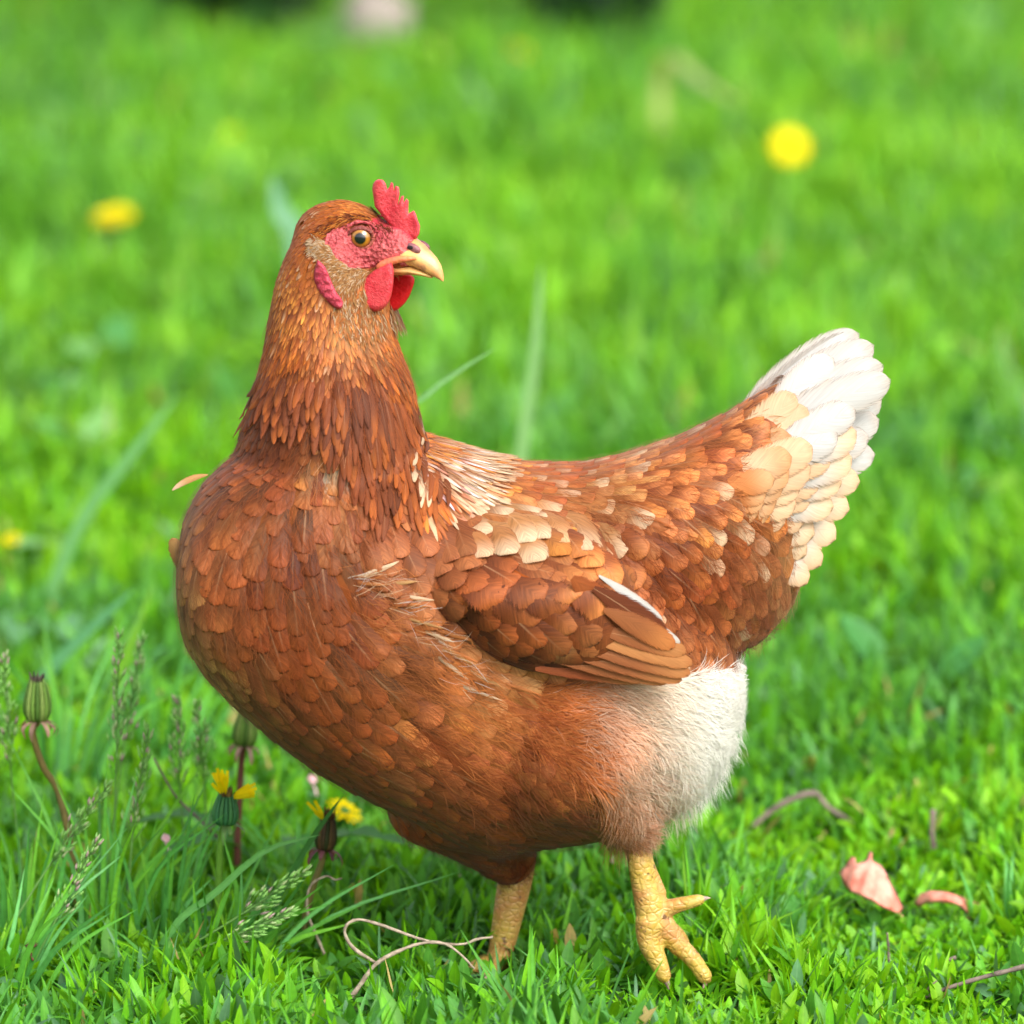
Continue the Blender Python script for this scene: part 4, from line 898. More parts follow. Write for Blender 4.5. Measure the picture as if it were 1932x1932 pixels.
# beak
def beak_material():
    m, t, b = new_mat('beak_horn'); tc = t.nodes.new('ShaderNodeTexCoord')
    n1 = N(t, 'ShaderNodeTexNoise', Scale=70.0, Detail=4.0); n2 = N(t, 'ShaderNodeTexNoise', Scale=170.0, Detail=4.0)
    for q in (n1, n2): t.links.new(tc.outputs['Object'], q.inputs['Vector'])
    r1 = t.nodes.new('ShaderNodeMapRange'); t.links.new(n1.outputs['Fac'], r1.inputs[0]); r1.inputs[1].default_value = .4; r1.inputs[2].default_value = .62
    c = mix_c(t, 'MIX', r1.outputs[0], tuple(lin((222, 176, 104))), tuple(lin((196, 130, 84))))
    r2 = t.nodes.new('ShaderNodeMapRange'); t.links.new(n2.outputs['Fac'], r2.inputs[0]); r2.inputs[1].default_value = .56; r2.inputs[2].default_value = .68; r2.inputs[4].default_value = .5
    c = mix_c(t, 'MIX', r2.outputs[0], c, tuple(lin((132, 84, 78))))
    t.links.new(c, b.inputs['Base Color']); b.inputs['Roughness'].default_value = .34; b.inputs['Subsurface Weight'].default_value = .1; b.inputs['Subsurface Radius'].default_value = (.002, .001, .0006)
    bp = N(t, 'ShaderNodeBump', Strength=.25, Distance=.0008); t.links.new(n2.outputs['Fac'], bp.inputs['Height']); t.links.new(bp.outputs[0], b.inputs['Normal'])
    return m
M_BEAK = beak_material()
def beak_loft(name, st, upper):
    rings = []
    for px, top, bot, hw in st:
        a, b = HL(px, top), HL(px, bot); c = (a + b) / 2; hh = (a - b).length / 2; rr = []
        for j in range(20):
            th = 2 * math.pi * j / 20; cs, sn = math.cos(th), math.sin(th)
            wmul = (1 - .45 * max(0, sn)) if upper else (1 - .35 * max(0, -sn))
            rr.append(c + HR * (hw * wmul * math.copysign(abs(cs) ** .8, cs)) + HU * (hh * sn))
        rings.append(rr)
    V, F = loft_geo(rings); return mesh_np(name, V, F, M_BEAK, hen)
ub = beak_loft('upper_beak', [(742, 468, 498, .0105), (765, 452, 499, .0100), (785, 450, 503, .0088), (798, 460, 509, .0076), (812, 474, 517, .0060), (823, 486, 523, .0044), (831, 499, 528, .0028), (835.5, 513, 531, .0014), (836.5, 524, 531, .0005)], True)
beak_loft('lower_beak', [(735, 497, 517, .0095), (755, 498, 519, .0088), (780, 502, 518, .0070), (800, 510, 521, .0045), (815, 518, 525, .0020)], False)
# fleshy gape along the mouth's corner
gp = [HL(x, y, s_) for x, y, s_ in ((712, 505, .0128), (725, 498, .0122), (745, 491, .0112), (768, 488, .0098), (785, 488, .0080))]
gv_, gf_ = tube_geo(curve(gp, 14), [.0016, .0020, .0022, .0024, .0024, .0023, .0022, .0021, .0020, .0018, .0016, .0013, .001, .0006], 8); mesh_np('gape', gv_, gf_, skin_material('gape_skin', (214, 132, 78), (214, 96, 84), 300, .4, .4, .1), hen)
M_NOS = skin_material('nostril_skin', (96, 58, 66), (150, 96, 96), 400, .4, .4, .0)
M_HOLE, _, _hb = new_mat('nostril_hole'); _hb.inputs['Base Color'].default_value = (.012, .006, .006, 1); _hb.inputs['Roughness'].default_value = .8
for sgn in (1, -1):
    q = HL(780, 468, .0058); q = q if sgn == 1 else mirror_h(q)
    V, F = ellipsoid_geo(q, (HF * .0046 - HU * .0018), HR * .0020 * sgn, HU * .0024 + HF * .001, 8); ns_ = mesh_np('nostril', V, F, M_NOS, ub)
    q2 = HL(774, 467, .0076); q2 = q2 if sgn == 1 else mirror_h(q2)
    V, F = ellipsoid_geo(q2, HF * .0021, HR * .0008, HU * .0012, 6); mesh_np('nostril_opening', V, F, M_HOLE, ub)
# short bristles: ear tuft, cheek, throat, brows
br_r, br_n, br_a, br_L, br_W, br_c = [], [], [], [], [], []
def bristles(poly, n, ang, L, W, cols, spread=14):
    xs = [p[0] for p in poly]; ys = [p[1] for p in poly]; c = 0
    while c < n:
        x, y = random.uniform(min(xs), max(xs)), random.uniform(min(ys), max(ys))
        if not in_poly(np.array([x]), np.array([y]), poly)[0]: continue
        c += 1
        if BODY_BVH.ray_cast(CAM, ray(x, y))[0] is None: continue
        h, nn = cam_hit(x, y); a = ang(x, y) if callable(ang) else ang
        for sgn in (1, -1):
            p = h if sgn == 1 else mirror_h(h); m_ = nn if sgn == 1 else (HF * nn.dot(HF) - HR * nn.dot(HR) + HU * nn.dot(HU))
            br_r.append(tuple(p + m_ * .0006)); br_n.append(tuple(m_)); br_a.append(R(a + random.gauss(0, spread))); br_L.append(random.uniform(*L)); br_W.append(random.uniform(*W)); br_c.append(CLR[random.choice(cols)] * random.uniform(.75, 1.15))
bristles([(592, 462), (625, 466), (640, 490), (664, 506), (700, 512), (684, 532), (650, 548), (622, 530), (606, 495)], 1500, lambda x, y: 195 - max(0, y - 480) * 1.2, (8, 18), (1.6, 3.4), ['tn', 'tn', 'bt', 'cr'], 12)
bristles([(590, 456), (606, 452), (618, 462), (614, 480), (594, 478)], 350, 188, (10, 20), (2, 4), ['cr', 'tn', 'cr'], 14)
bristles([(640, 545), (690, 540), (720, 590), (730, 620), (680, 640), (640, 620), (626, 585)], 900, 95, (12, 26), (1.6, 3.4), ['tn', 'bt', 'orr', 'bt', 'cr'], 16)
bristles([(744, 512), (788, 512), (778, 528), (750, 532)], 200, 85, (5, 10), (1.2, 2.4), ['tn', 'bt', 'br'], 12)
bristles([(610, 452), (640, 424), (684, 414), (706, 418), (690, 408), (640, 410), (600, 440)], 420, 165, (12, 24), (2, 4.5), ['go', 'rb', 'dk', 'gd'], 8)
bristles([(694, 426), (732, 412), (748, 436), (724, 468), (704, 452)], 150, lambda x, y: 235, (7, 15), (.7, 1.3), ['dk', 'ch', 'dk'], 20)
bristles([(640, 424), (684, 416), (706, 422), (700, 428), (660, 428)], 160, 170, (10, 18), (.9, 1.8), ['dk', 'go', 'rb'], 14)
n = len(br_r); o = strands('facial_bristles', np.array(br_r), np.array(br_n), np.array(br_a), np.array(br_L) * PXM, np.array(br_W) * PXM, np.array(br_c), rng.uniform(1.5, 5, n) * PXM, rng.normal(0, .12, n), hen, 9)

# ---- legs
def leg_material():
    m, t, b = new_mat('leg_scales'); tc = t.nodes.new('ShaderNodeTexCoord'); mp = t.nodes.new('ShaderNodeMapping'); t.links.new(tc.outputs['Object'], mp.inputs[0]); mp.inputs['Scale'].default_value = (1, 1, 1.35)
    vo = t.nodes.new('ShaderNodeTexVoronoi'); vo.inputs['Scale'].default_value = 210; t.links.new(mp.outputs[0], vo.inputs['Vector'])
    ve = t.nodes.new('ShaderNodeTexVoronoi'); ve.feature = 'DISTANCE_TO_EDGE'; ve.inputs['Scale'].default_value = 210; t.links.new(mp.outputs[0], ve.inputs['Vector'])
    n1 = N(t, 'ShaderNodeTexNoise', Scale=60.0, Detail=4.0); t.links.new(tc.outputs['Object'], n1.inputs['Vector'])
    r1 = t.nodes.new('ShaderNodeMapRange'); t.links.new(n1.outputs['Fac'], r1.inputs[0]); r1.inputs[1].default_value = .4; r1.inputs[2].default_value = .62
    c = mix_c(t, 'MIX', r1.outputs[0], tuple(lin((196, 160, 58)) * .74), tuple(lin((200, 134, 76)) * .74))
    c = mix_c(t, 'MIX', math_n(t, 'MULTIPLY', vo.outputs['Color'], .3), c, tuple(lin((232, 204, 128))))
    n3 = N(t, 'ShaderNodeTexNoise', Scale=150.0, Detail=3.0); t.links.new(tc.outputs['Object'], n3.inputs['Vector'])
    r4 = t.nodes.new('ShaderNodeMapRange'); t.links.new(n3.outputs['Fac'], r4.inputs[0]); r4.inputs[1].default_value = .64; r4.inputs[2].default_value = .70
    c = mix_c(t, 'MIX', math_n(t, 'MULTIPLY', r4.outputs[0], .8), c, tuple(lin((86, 58, 48))))
    ed = t.nodes.new('ShaderNodeMapRange'); t.links.new(ve.outputs['Distance'], ed.inputs[0]); ed.inputs[2].default_value = .10; ed.inputs[3].default_value = .28; ed.inputs[4].default_value = 0
    c = mix_c(t, 'MIX', ed.outputs[0], c, tuple(lin((128, 92, 40))))
    t.links.new(c, b.inputs['Base Color']); b.inputs['Roughness'].default_value = .45; b.inputs['Subsurface Weight'].default_value = .05
    hr = t.nodes.new('ShaderNodeMapRange'); t.links.new(ve.outputs['Distance'], hr.inputs[0]); hr.inputs[2].default_value = .25
    bp = N(t, 'ShaderNodeBump', Strength=.45, Distance=.001); t.links.new(hr.outputs[0], bp.inputs['Height']); t.links.new(bp.outputs[0], b.inputs['Normal'])
    return m
M_LEG = leg_material(); M_CLAW = skin_material('claw_horn', (90, 70, 66), (196, 170, 150), 300, .2, .35, .0)
def tb(pts, rad, n=16):
    c = curve(pts, n); rr = np.interp(np.linspace(0, 1, n), np.linspace(0, 1, len(rad)), rad) * PXM * .9
    # swollen toe pads
    return tube_geo([c[0] - (c[1] - c[0]).normalized() * rr[0] * .6] + c + [c[-1] + (c[-1] - c[-2]).normalized() * rr[-1] * .7], [rr[0] * .5] + list(rr) + [rr[-1] * .5], 12)
def make_leg(parts, claws):
    me = remesh([tb(*p) for p in parts], .0014, 5, 'leg'); V = np.empty(len(me.vertices) * 3, np.float32); me.vertices.foreach_get('co', V)
    Q = np.array([list(p.vertices) for p in me.polygons if len(p.vertices) == 4])
    o = mesh_np('leg', V.reshape(-1, 3), Q, M_LEG, hen)
    for pts, rad in claws:
        v_, f_ = tube_geo(curve(pts, 8), np.linspace(rad, .4, 8) * PXM, 8); mesh_np('claw', v_, f_, M_CLAW, o)
YN = -.040
make_leg([([P(1188, 1560, YN), P(1203, 1610, YN), P(1214, 1665, YN), P(1228, 1715, YN), P(1236, 1748, YN)], [25, 25, 27, 34, 36]),
          ([P(1212, 1580, YN + .004), P(1222, 1630, YN + .004), P(1240, 1690, YN + .004)], [12, 15, 22]),
          ([P(1224, 1735, YN - .003), P(1224, 1775, YN - .004), P(1240, 1810, YN - .006), P(1254, 1845, YN - .008)], [30, 25, 21, 16]),
          ([P(1248, 1742, YN), P(1276, 1780, YN + .001), P(1304, 1806, YN + .002), P(1332, 1846, YN + .001)], [28, 22, 19, 17]),
          ([P(1250, 1745, YN + .012), P(1284, 1775, YN + .018), P(1292, 1815, YN + .03), P(1300, 1840, YN + .042)], [24, 18, 15, 12]),
          ([P(1244, 1718, YN), P(1278, 1708, YN - .002), P(1322, 1697, YN - .003)], [20, 17, 13])],
         [([P(1318, 1700, YN - .003), P(1330, 1695, YN - .003), P(1341, 1694, YN - .003)], 9), ([P(1330, 1845, YN + .001), P(1330, 1856, YN), P(1326, 1866, YN - .002)], 10), ([P(1253, 1842, YN - .008), P(1260, 1858, YN - .009), P(1262, 1872, YN - .01)], 9)])
YF = .030
make_leg([([P(985, 1590, YF), P(972, 1660, YF), P(958, 1730, YF), P(944, 1800, YF), P(940, 1815, YF)], [36, 38, 33, 27, 28]),
          ([P(942, 1808, YF), P(905, 1822, YF - .008), P(868, 1836, YF - .016)], [20, 17, 11]), ([P(942, 1808, YF), P(900, 1818, YF + .012), P(866, 1820, YF + .022)], [19, 16, 11]), ([P(942, 1808, YF), P(930, 1828, YF - .02), P(915, 1845, YF - .04)], [19, 15, 11]),
          ([P(946, 1808, YF), P(974, 1816, YF + .002), P(998, 1824, YF + .004)], [16, 13, 9])],
         [([P(868, 1836, YF - .016), P(852, 1842, YF - .019), P(842, 1850, YF - .02)], 8), ([P(915, 1845, YF - .04), P(908, 1854, YF - .048), P(904, 1862, YF - .052)], 8)])

# ================================================================== PLANTS AND LITTER
def Yg(py): return G(966, py).y            # depth at which the ground shows at this height of the picture
def ribbon_geo(path, widths, nrm, fold=.2):
    path = [Vector(p) for p in path]; n = len(path); V = []; nrm = Vector(nrm)
    for i, p in enumerate(path):
        t = (path[min(i + 1, n - 1)] - path[max(i - 1, 0)]).normalized(); s_ = t.cross(nrm).normalized(); m_ = s_.cross(t)
        w = widths[i] / 2
        V += [p - s_ * w + m_ * fold * w, p, p + s_ * w + m_ * fold * w]
    ix = np.arange(n * 3).reshape(n, 3)
    F = np.concatenate([np.stack([ix[:-1, j], ix[:-1, j + 1], ix[1:, j + 1], ix[1:, j]], -1) for j in (0, 1)])
    uv = np.array([(u_, i / (n - 1)) for i in range(n) for u_ in (0, .5, 1)])
    return np.array([tuple(v) for v in V]), F, uv
def ribbon(name, parent, path, widths, nrm, col, fold=.2, mat=None):
    V, F, uv = ribbon_geo(path, widths, nrm, fold)
    return mesh_np(name, V, F, mat or M_LEAF, parent, cols=np.tile(np.asarray(col), (len(V), 1)), uv=uv)
def tube(name, parent, pts, r0, r1, col, n=14, sides=7, mat=None):
    c = curve(pts, n); V, F = tube_geo(c, np.linspace(r0, r1, n), sides)
    return mesh_np(name, V, F, mat or M_ATTR, parent, cols=np.tile(np.asarray(col), (len(V), 1)))
def coltube(V, col): return np.tile(np.asarray(col), (len(V), 1))
GREEN1 = np.array([.10, .30, .03]); GREEN2 = np.array([.05, .19, .03]); STRAW = np.array([.50, .42, .28]); PURP = np.array([.20, .09, .07])
def join_geo(geos):                          # [(V, Fs, col)] -> V, F, C
    V, F = merge([(g[0], g[1]) for g in geos]); return V, F, np.concatenate([coltube(g[0], g[2]) for g in geos])

def seed_bud(label, top, bot, width, Y, stem, cols, bract_col, stem_cols, tuft_col, petals=()):
    """a closed dandelion head: involucre of narrow bracts, withered tuft, reflexed outer bracts, hollow stem"""
    a, b = P(*top, Y), P(*bot, Y); ax = (a - b); H = ax.length; ax.normalize(); x_ = ax.cross(Vector((0, 1, 0))).normalized(); y_ = ax.cross(x_); r = width * PXM / 2
    st = [P(*q, Y + dy) for q, dy in stem]; st[-1] = Vector((st[-1].x, st[-1].y, gz(st[-1].x, st[-1].y) - .004))
    root = empty('dandelion', st[-1]); tag(root, label, 'dandelion')
    geos = [tube_geo([b + ax * H * t for t in np.linspace(0, .97, 8)], [r * q for q in (.45, .88, .98, .96, .88, .78, .68, .60)], 14) + (cols[0] * .8,)]
    for k in range(15):
        th = 2 * math.pi * k / 15; d = x_ * math.cos(th) + y_ * math.sin(th)
        pts = [b + ax * H * t + d * r * q for t, q in ((.02, .6), (.2, .98), (.5, 1.0), (.8, .80), (1.02 + random.uniform(-.06, .06), .66))]
        geos.append(tube_geo(curve(pts, 8), [.0008, .0013, .0015, .0015, .0013, .0011, .0008, .0003], 5) + (cols[k % len(cols)],))
    V, F, C = join_geo(geos); mesh_np('involucre', V, F, M_ATTR, root, cols=C)
    geos = []
    for k in range(40):
        th = random.uniform(0, 6.28); d = x_ * math.cos(th) + y_ * math.sin(th); q = random.random() ** .5
        p0 = b + ax * H * .92 + d * r * .5 * q; p1 = p0 + ax * random.uniform(.002, .0085) + d * random.uniform(0, .002); geos.append(tube_geo([p0, p0.lerp(p1, .5), p1], [.0007, .0006, .0002], 4) + (np.asarray(tuft_col) * random.uniform(.4, 1.5),))
    V, F, C = join_geo(geos); o = mesh_np('withered_tuft', V, F, M_ATTR, root, cols=C); o['kind'] = 'stuff'
    for k in range(9):
        th = 2 * math.pi * k / 9 + random.uniform(-.2, .2); d = x_ * math.cos(th) + y_ * math.sin(th); l = random.uniform(.006, .0105)
        pts = curve([b + d * r * .5 + ax * .001, b + d * (r * .7 + l * .45) - ax * .0005, b + d * (r * .7 + l * .8) - ax * l * random.uniform(.3, .6), b + d * (r * .6 + l * random.uniform(.6, .95)) - ax * l * random.uniform(.7, 1.0)], 7)
        ribbon('bract', root, pts, [.0022, .003, .0032, .003, .0026, .002, .0006], d + ax, np.asarray(bract_col) * random.uniform(.6, 1.3))
    for (dx, dy, n) in petals:
        d0 = (x_ * 0 + Vector((dx, -.15, dy))).normalized(); geos = []
        for k in range(n):
            d = (d0 + Vector((random.gauss(0, .28), random.gauss(0, .3), random.gauss(0, .2)))).normalized(); p0 = b + ax * H * .85 + d0 * r * .4
            L_ = random.uniform(.010, .017); pts = curve([p0, p0 + d * L_ * .5, p0 + d * L_ + d0 * .001], 5)
            ribbon('floret', root, pts, [.0012, .0019, .0022, .0022, .0018], Vector((0, -1, .3)), np.array([.90, .70, .004]) * random.uniform(.85, 1.1), .12, M_PETAL)
    tube('stem', root, [b] + st, .0019, .0024, stem_cols, 18, 8)
    return root
M_PETAL = attr_material('dandelion_petal', .6, .1, .3, .06, 300)
B1 = [np.array([.17, .30, .05]), np.array([.09, .18, .03]), np.array([.24, .34, .08])]
seed_bud('closed green dandelion head with pink curled bracts at the left edge', (70, 1284), (70, 1362), 46, .10, [((62, 1385), 0), ((82, 1448), .002), ((112, 1500), .004), ((140, 1640), 0), ((150, 1760), 0)], B1, (.40, .24, .18), (.17, .13, .04), (.10, .075, .055))
seed_bud('closed green dandelion head on a purple stem close to the breast', (466, 1344), (460, 1408), 42, .20, [((456, 1430), 0), ((452, 1500), 0), ((448, 1580), 0), ((446, 1690), 0)], B1, (.36, .22, .18), (.19, .07, .05), (.12, .14, .05))
seed_bud('half open yellow dandelion in the grass below the breast', (427, 1500), (424, 1556), 44, .04, [((418, 1575), 0), ((414, 1620), 0), ((412, 1700), 0), ((410, 1810), 0)], [np.array([.05, .19, .07]), np.array([.07, .23, .07])], (.14, .26, .08), (.13, .30, .03), (.2, .12, .03), petals=[(-.25, 1, 16), (1, .35, 20)])
seed_bud('withered brown dandelion bud beside the belly with purple bracts', (620, 1544), (612, 1604), 34, .06, [((606, 1630), 0), ((588, 1680), 0), ((575, 1740), 0), ((570, 1800), 0)], [np.array([.10, .06, .03]), np.array([.05, .06, .02]), np.array([.14, .08, .03])], (.22, .08, .10), (.20, .17, .05), (.16, .08, .02), petals=[(-.5, .5, 3)])

def open_dandelion(label, px, py, z, dia, tilt, seed, n=70, group=None, face=.35):
    c = G(px, py, z); r_ = random.Random(seed); foot = Vector((c.x + r_.uniform(-.02, .02), c.y + .01, gz(c.x, c.y) - .004))
    root = empty('dandelion', foot); tag(root, label, 'dandelion', group); ax = Vector((math.sin(tilt), -face, 1)).normalized(); x_ = ax.cross(Vector((0, 1, 0))).normalized(); y_ = ax.cross(x_); geos = []
    V_all, F_all, U_all, o = [], [], [], 0; C_all = []
    for k in range(n):
        th = k * 2.39996; q = (k / n) ** .5; d = x_ * math.cos(th) + y_ * math.sin(th); L_ = dia / 2 * (.45 + .55 * q)
        up = .55 - .65 * q + r_.uniform(-.1, .1); p0 = c + d * dia * .06
        pts = curve([p0, p0 + d * L_ * .5 + ax * L_ * up * .8, p0 + d * L_ + ax * L_ * up], 5)
        V, F, uv = ribbon_geo(pts, [dia * .03, dia * .06, dia * .075, dia * .075, dia * .06], ax, .1)
        V_all.append(V); F_all.append(F + o); U_all.append(uv); o += len(V); C_all.append(coltube(V, np.array([.88, .72, .003]) * r_.uniform(.85, 1.08)))
    fl = mesh_np('flower_head', np.concatenate(V_all), np.concatenate(F_all), M_PETAL, root, cols=np.concatenate(C_all), uv=np.concatenate(U_all))
    V, F = tube_geo([c - ax * .012, c - ax * .006, c + ax * .001], [dia * .12, dia * .17, dia * .15], 10); mesh_np('calyx', V, F, M_ATTR, root, cols=coltube(V, (.07, .22, .03)))
    tube('stem', root, [c - ax * .010, c - ax * .05 * min(1, z / .06) + Vector((0, 0, -.01)), foot.lerp(c, .3), foot], .0018, .0024, (.15, .33, .05), 12)
    return root
open_dandelion('blurred yellow dandelion in the lawn at upper right', 1490, 276, .12, .037, .25, 1, 80, face=1.6)
open_dandelion('blurred flat yellow dandelion in the lawn behind the neck', 215, 408, .11, .041, -.15, 2, 80, face=.2)
open_dandelion('faint pale yellow dandelion far back in the lawn, near the top edge', 970, 100, .05, .035, .2, 3, 40)
open_dandelion('small faint yellow dandelion low in the grass at upper left', 440, 256, .045, .026, .1, 4, 36)
open_dandelion('tiny yellow dandelion half hidden in grass at the left edge', 22, 1018, .05, .018, -.2, 5, 30)
open_dandelion('tiny orange yellow flower in the grass left of the tail tip', 1424, 716, .04, .016, .1, 6, 30)
open_dandelion('yellow dandelion peeping out just under the lower breast', 650, 1530, .045, .024, .5, 7, 40)

# ---- grass with seed heads
def panicle(label, base, tip, Y, lean, s0, tone):
    a, b = P(*base, Y), P(*tip, Y + lean); a = Vector((a.x, a.y, max(gz(a.x, a.y), min(a.z, .02)) - .003)); d = b - a; side = Vector((d.z, 0, -d.x)).normalized()
    pts = curve([a, a.lerp(b, .5) - side * d.length * .03 * random.uniform(-1, 1), b], 16); root = empty('seeding_grass', a); tag(root, label, 'grass stalk', 'grass stalks with seed heads')
    V, F = tube_geo(pts, np.linspace(.0009, .0003, 16), 5); mesh_np('stalk', V, F, M_ATTR, root, cols=coltube(V, (.16, .33, .08)))
    geos = []
    for k in range(64):
        t = s0 + (1 - s0) * (k / 64); p = pts[0].lerp(pts[-1], 0) if False else curve_at(pts, t); th = random.uniform(0, 6.28); o_ = (side * math.cos(th) + Vector((0, 1, 0)) * math.sin(th)); l = random.uniform(.002, .013) * (1.08 - (t - s0) / (1 - s0)) + .0015
        q = p + o_ * l * .55 + d.normalized() * l * .9; e = q + (d.normalized() + o_ * .35).normalized() * random.uniform(.004, .006)
        geos.append(tube_geo([p, p.lerp(q, .6), q], [.0002, .0002, .0002], 3) + (np.array([.15, .30, .08]),))
        k_c = random.random(); cc_ = np.array([.19, .38, .09]) if k_c < .7 else np.array([.30, .38, .17]) if k_c < .88 else np.array([.34, .24, .22])
        geos.append(tube_geo([q, q.lerp(e, .4), e], [.0004, .0009, .0002], 5) + (cc_ * tone * 1.3,))
    V, F, C = join_geo(geos); o = mesh_np('seed_head', V, F, M_ATTR, root, cols=C); o['kind'] = 'stuff'
def curve_at(pts, t):
    s_ = t * (len(pts) - 1); k = min(int(s_), len(pts) - 2); return pts[k].lerp(pts[k + 1], s_ - k)
for lab, b, t, Y, ln, s0, tn in [
    ('tallest green grass seed head standing upright in the left tuft', (205, 1740), (224, 1194), .10, 0, .5, 1), ('seed head leaning right beside the tallest grass stalk', (200, 1720), (268, 1206), .16, .02, .6, .9), ('purplish seed head on a straight stalk right of the tallest one', (240, 1760), (280, 1376), .06, 0, .45, 1),
    ('green seed head touching the left edge beside the closed dandelion', (50, 1700), (8, 1242), .14, 0, .55, 1), ('brownish seed head leaning right in the lower left tuft', (-10, 1790), (202, 1484), .02, 0, .5, .8), ('seed head bending right low over the left tuft', (40, 1850), (182, 1588), -.02, 0, .4, .9),
    ('upper of two seed heads lying to the right under the belly', (335, 1770), (575, 1644), .0, -.01, .45, 1.1), ('lower of two seed heads lying to the right under the belly', (330, 1775), (546, 1722), -.01, -.01, .4, 1.1), ('pale seed head behind the half open dandelion', (372, 1730), (336, 1324), .15, 0, .6, 1.15), ('pale seed head just left of the purple dandelion stem', (380, 1730), (372, 1330), .17, 0, .62, 1.15)]:
    panicle(lab, b, t, Y, ln, s0, tn)

# ---- tufts of long grass blades
BL = [np.array([.085, .27, .035]), np.array([.06, .22, .045]), np.array([.12, .33, .03]), np.array([.045, .17, .03]), np.array([.10, .30, .09])]
def tuft(label, base, Y, n, hmin, hmax, spread, seed, lean=0.0, w=(.0020, .0038)):
    r_ = random.Random(seed); a = P(*base, Y); a = Vector((a.x, a.y, gz(a.x, a.y) - .003)); root = empty('grass_tuft', a); tag(root, label, 'grass tuft', 'tufts of long grass')
    for k in range(int(n * 2.4)):
        h = r_.uniform(hmin, hmax); th = r_.uniform(0, 6.28); o_ = Vector((math.cos(th), math.sin(th), 0)); p0 = a + o_ * r_.uniform(0, .022); le = r_.uniform(.05, spread) * h
        tip = p0 + o_ * le + Vector((lean * h, 0, h)); droop = r_.uniform(.0, .25) * h
        pts = curve([p0, p0.lerp(tip, .5) - o_ * le * .2, tip - Vector((0, 0, droop))], 9); W_b = r_.uniform(*w)
        ribbon('blade', root, pts, [W_b * q for q in (.7, .95, 1, 1, .95, .82, .62, .36, .03)], Vector((r_.uniform(-.6, .6), -1, .35)), BL[r_.randrange(5)] * r_.uniform(1.2, 1.9), .25)
for i, (lab, b, Y, n, h0, h1, sp, ln) in enumerate([
    ('grass tuft at the far left below the closed dandelion head', (40, 1780), .05, 9, .05, .13, .8, .1), ('dense grass tuft around the tallest seed head', (190, 1760), .07, 12, .07, .15, .55, .05), ('grass tuft with upright dark blades left of the open dandelion', (300, 1770), .06, 11, .06, .14, .5, 0),
    ('grass tuft under the half open dandelion', (390, 1790), .02, 9, .05, .10, .9, .35), ('long grass tuft in the lower left corner', (10, 1860), -.02, 8, .05, .12, .7, .3), ('long bluish grass leaning right beside the withered bud', (440, 1790), .02, 8, .05, .10, .9, .7),
    ('blurred grass tuft behind the left seed heads', (120, 1560), .45, 10, .08, .15, .6, .1), ('blurred grass tuft in front of the lower breast', (300, 1500), .5, 9, .07, .13, .7, .2), ('short grass tuft between the two feet', (1050, 1800), .06, 7, .02, .05, .7, 0), ('short grass tuft right of the pink dry leaves', (1900, 1760), .15, 8, .03, .06, .7, 0), ('grass tuft hidden behind the withered bud', (560, 1700), .22, 9, .04, .09, .8, .1)]):
    tuft(lab, b, Y, n, h0, h1, sp, 50 + i, ln)
def one_blade(label, pts, Y, w, col, dy=0.0):
    n = len(pts); pp_ = [P(x, y, Y + dy * i / (n - 1)) for i, (x, y) in enumerate(pts)]; g = Vector((pp_[0].x, pp_[0].y, gz(pp_[0].x, pp_[0].y) - .003)); root = empty('grass_plant', g); tag(root, label, 'grass blade')
    e_ = pp_[0] - pp_[1]; e_ = pp_[0] + e_ * min(1.2, max(0, (pp_[0].z - g.z) / max(1e-4, -e_.z))) if e_.z < 0 else pp_[0]
    g = Vector((e_.x, e_.y, g.z)); root.location = g; mid_ = g.lerp(pp_[0], .5)
    c = curve(([g] if (pp_[0] - g).length > .01 else []) + pp_, 12)
    ribbon('blade', root, c, [w * q for q in (.7, .9, 1, 1, 1, 1, .97, .9, .8, .62, .4, .03)], Vector((.2, -1, .3)), col, .25)
one_blade('wide pale blurred grass blade rising behind the hen back', [(985, 850), (1008, 680), (1022, 490)], 1.0, .010, (.20, .40, .14))
one_blade('thin green stalk slanting right beside the neck', [(740, 850), (800, 752), (862, 702), (938, 655)], .30, .004, (.10, .27, .06), .05)
one_blade('pale straw lying in the blurred lawn near the top', [(1250, 112), (1320, 152), (1390, 198)], 3.4, .014, (.40, .48, .16), -.3)
one_blade('broad blue green grass blade slanting right at the left', [(70, 1290), (150, 1205), (256, 1108)], .62, .009, (.10, .30, .13))
one_blade('bright green grass blade slanting beside the breast', [(220, 1290), (260, 1180), (292, 1098)], .6, .006, (.16, .38, .03))
one_blade('long blurred pale blade slanting across the left lawn', [(150, 990), (230, 880), (340, 740)], 1.0, .010, (.14, .36, .12))
one_blade('blurred upright bluish blade behind the back of the head', [(560, 470), (530, 400), (512, 330)], 1.7, .018, (.16, .36, .20))
one_blade('bent grass blade crossing in front of the lower left tuft', [(330, 1745), (400, 1690), (500, 1605), (605, 1575)], -.01, .0042, (.10, .30, .07))
one_blade('dark green grass blade touching the withered bud', [(520, 1700), (590, 1580), (648, 1500)], .05, .004, (.05, .19, .04))

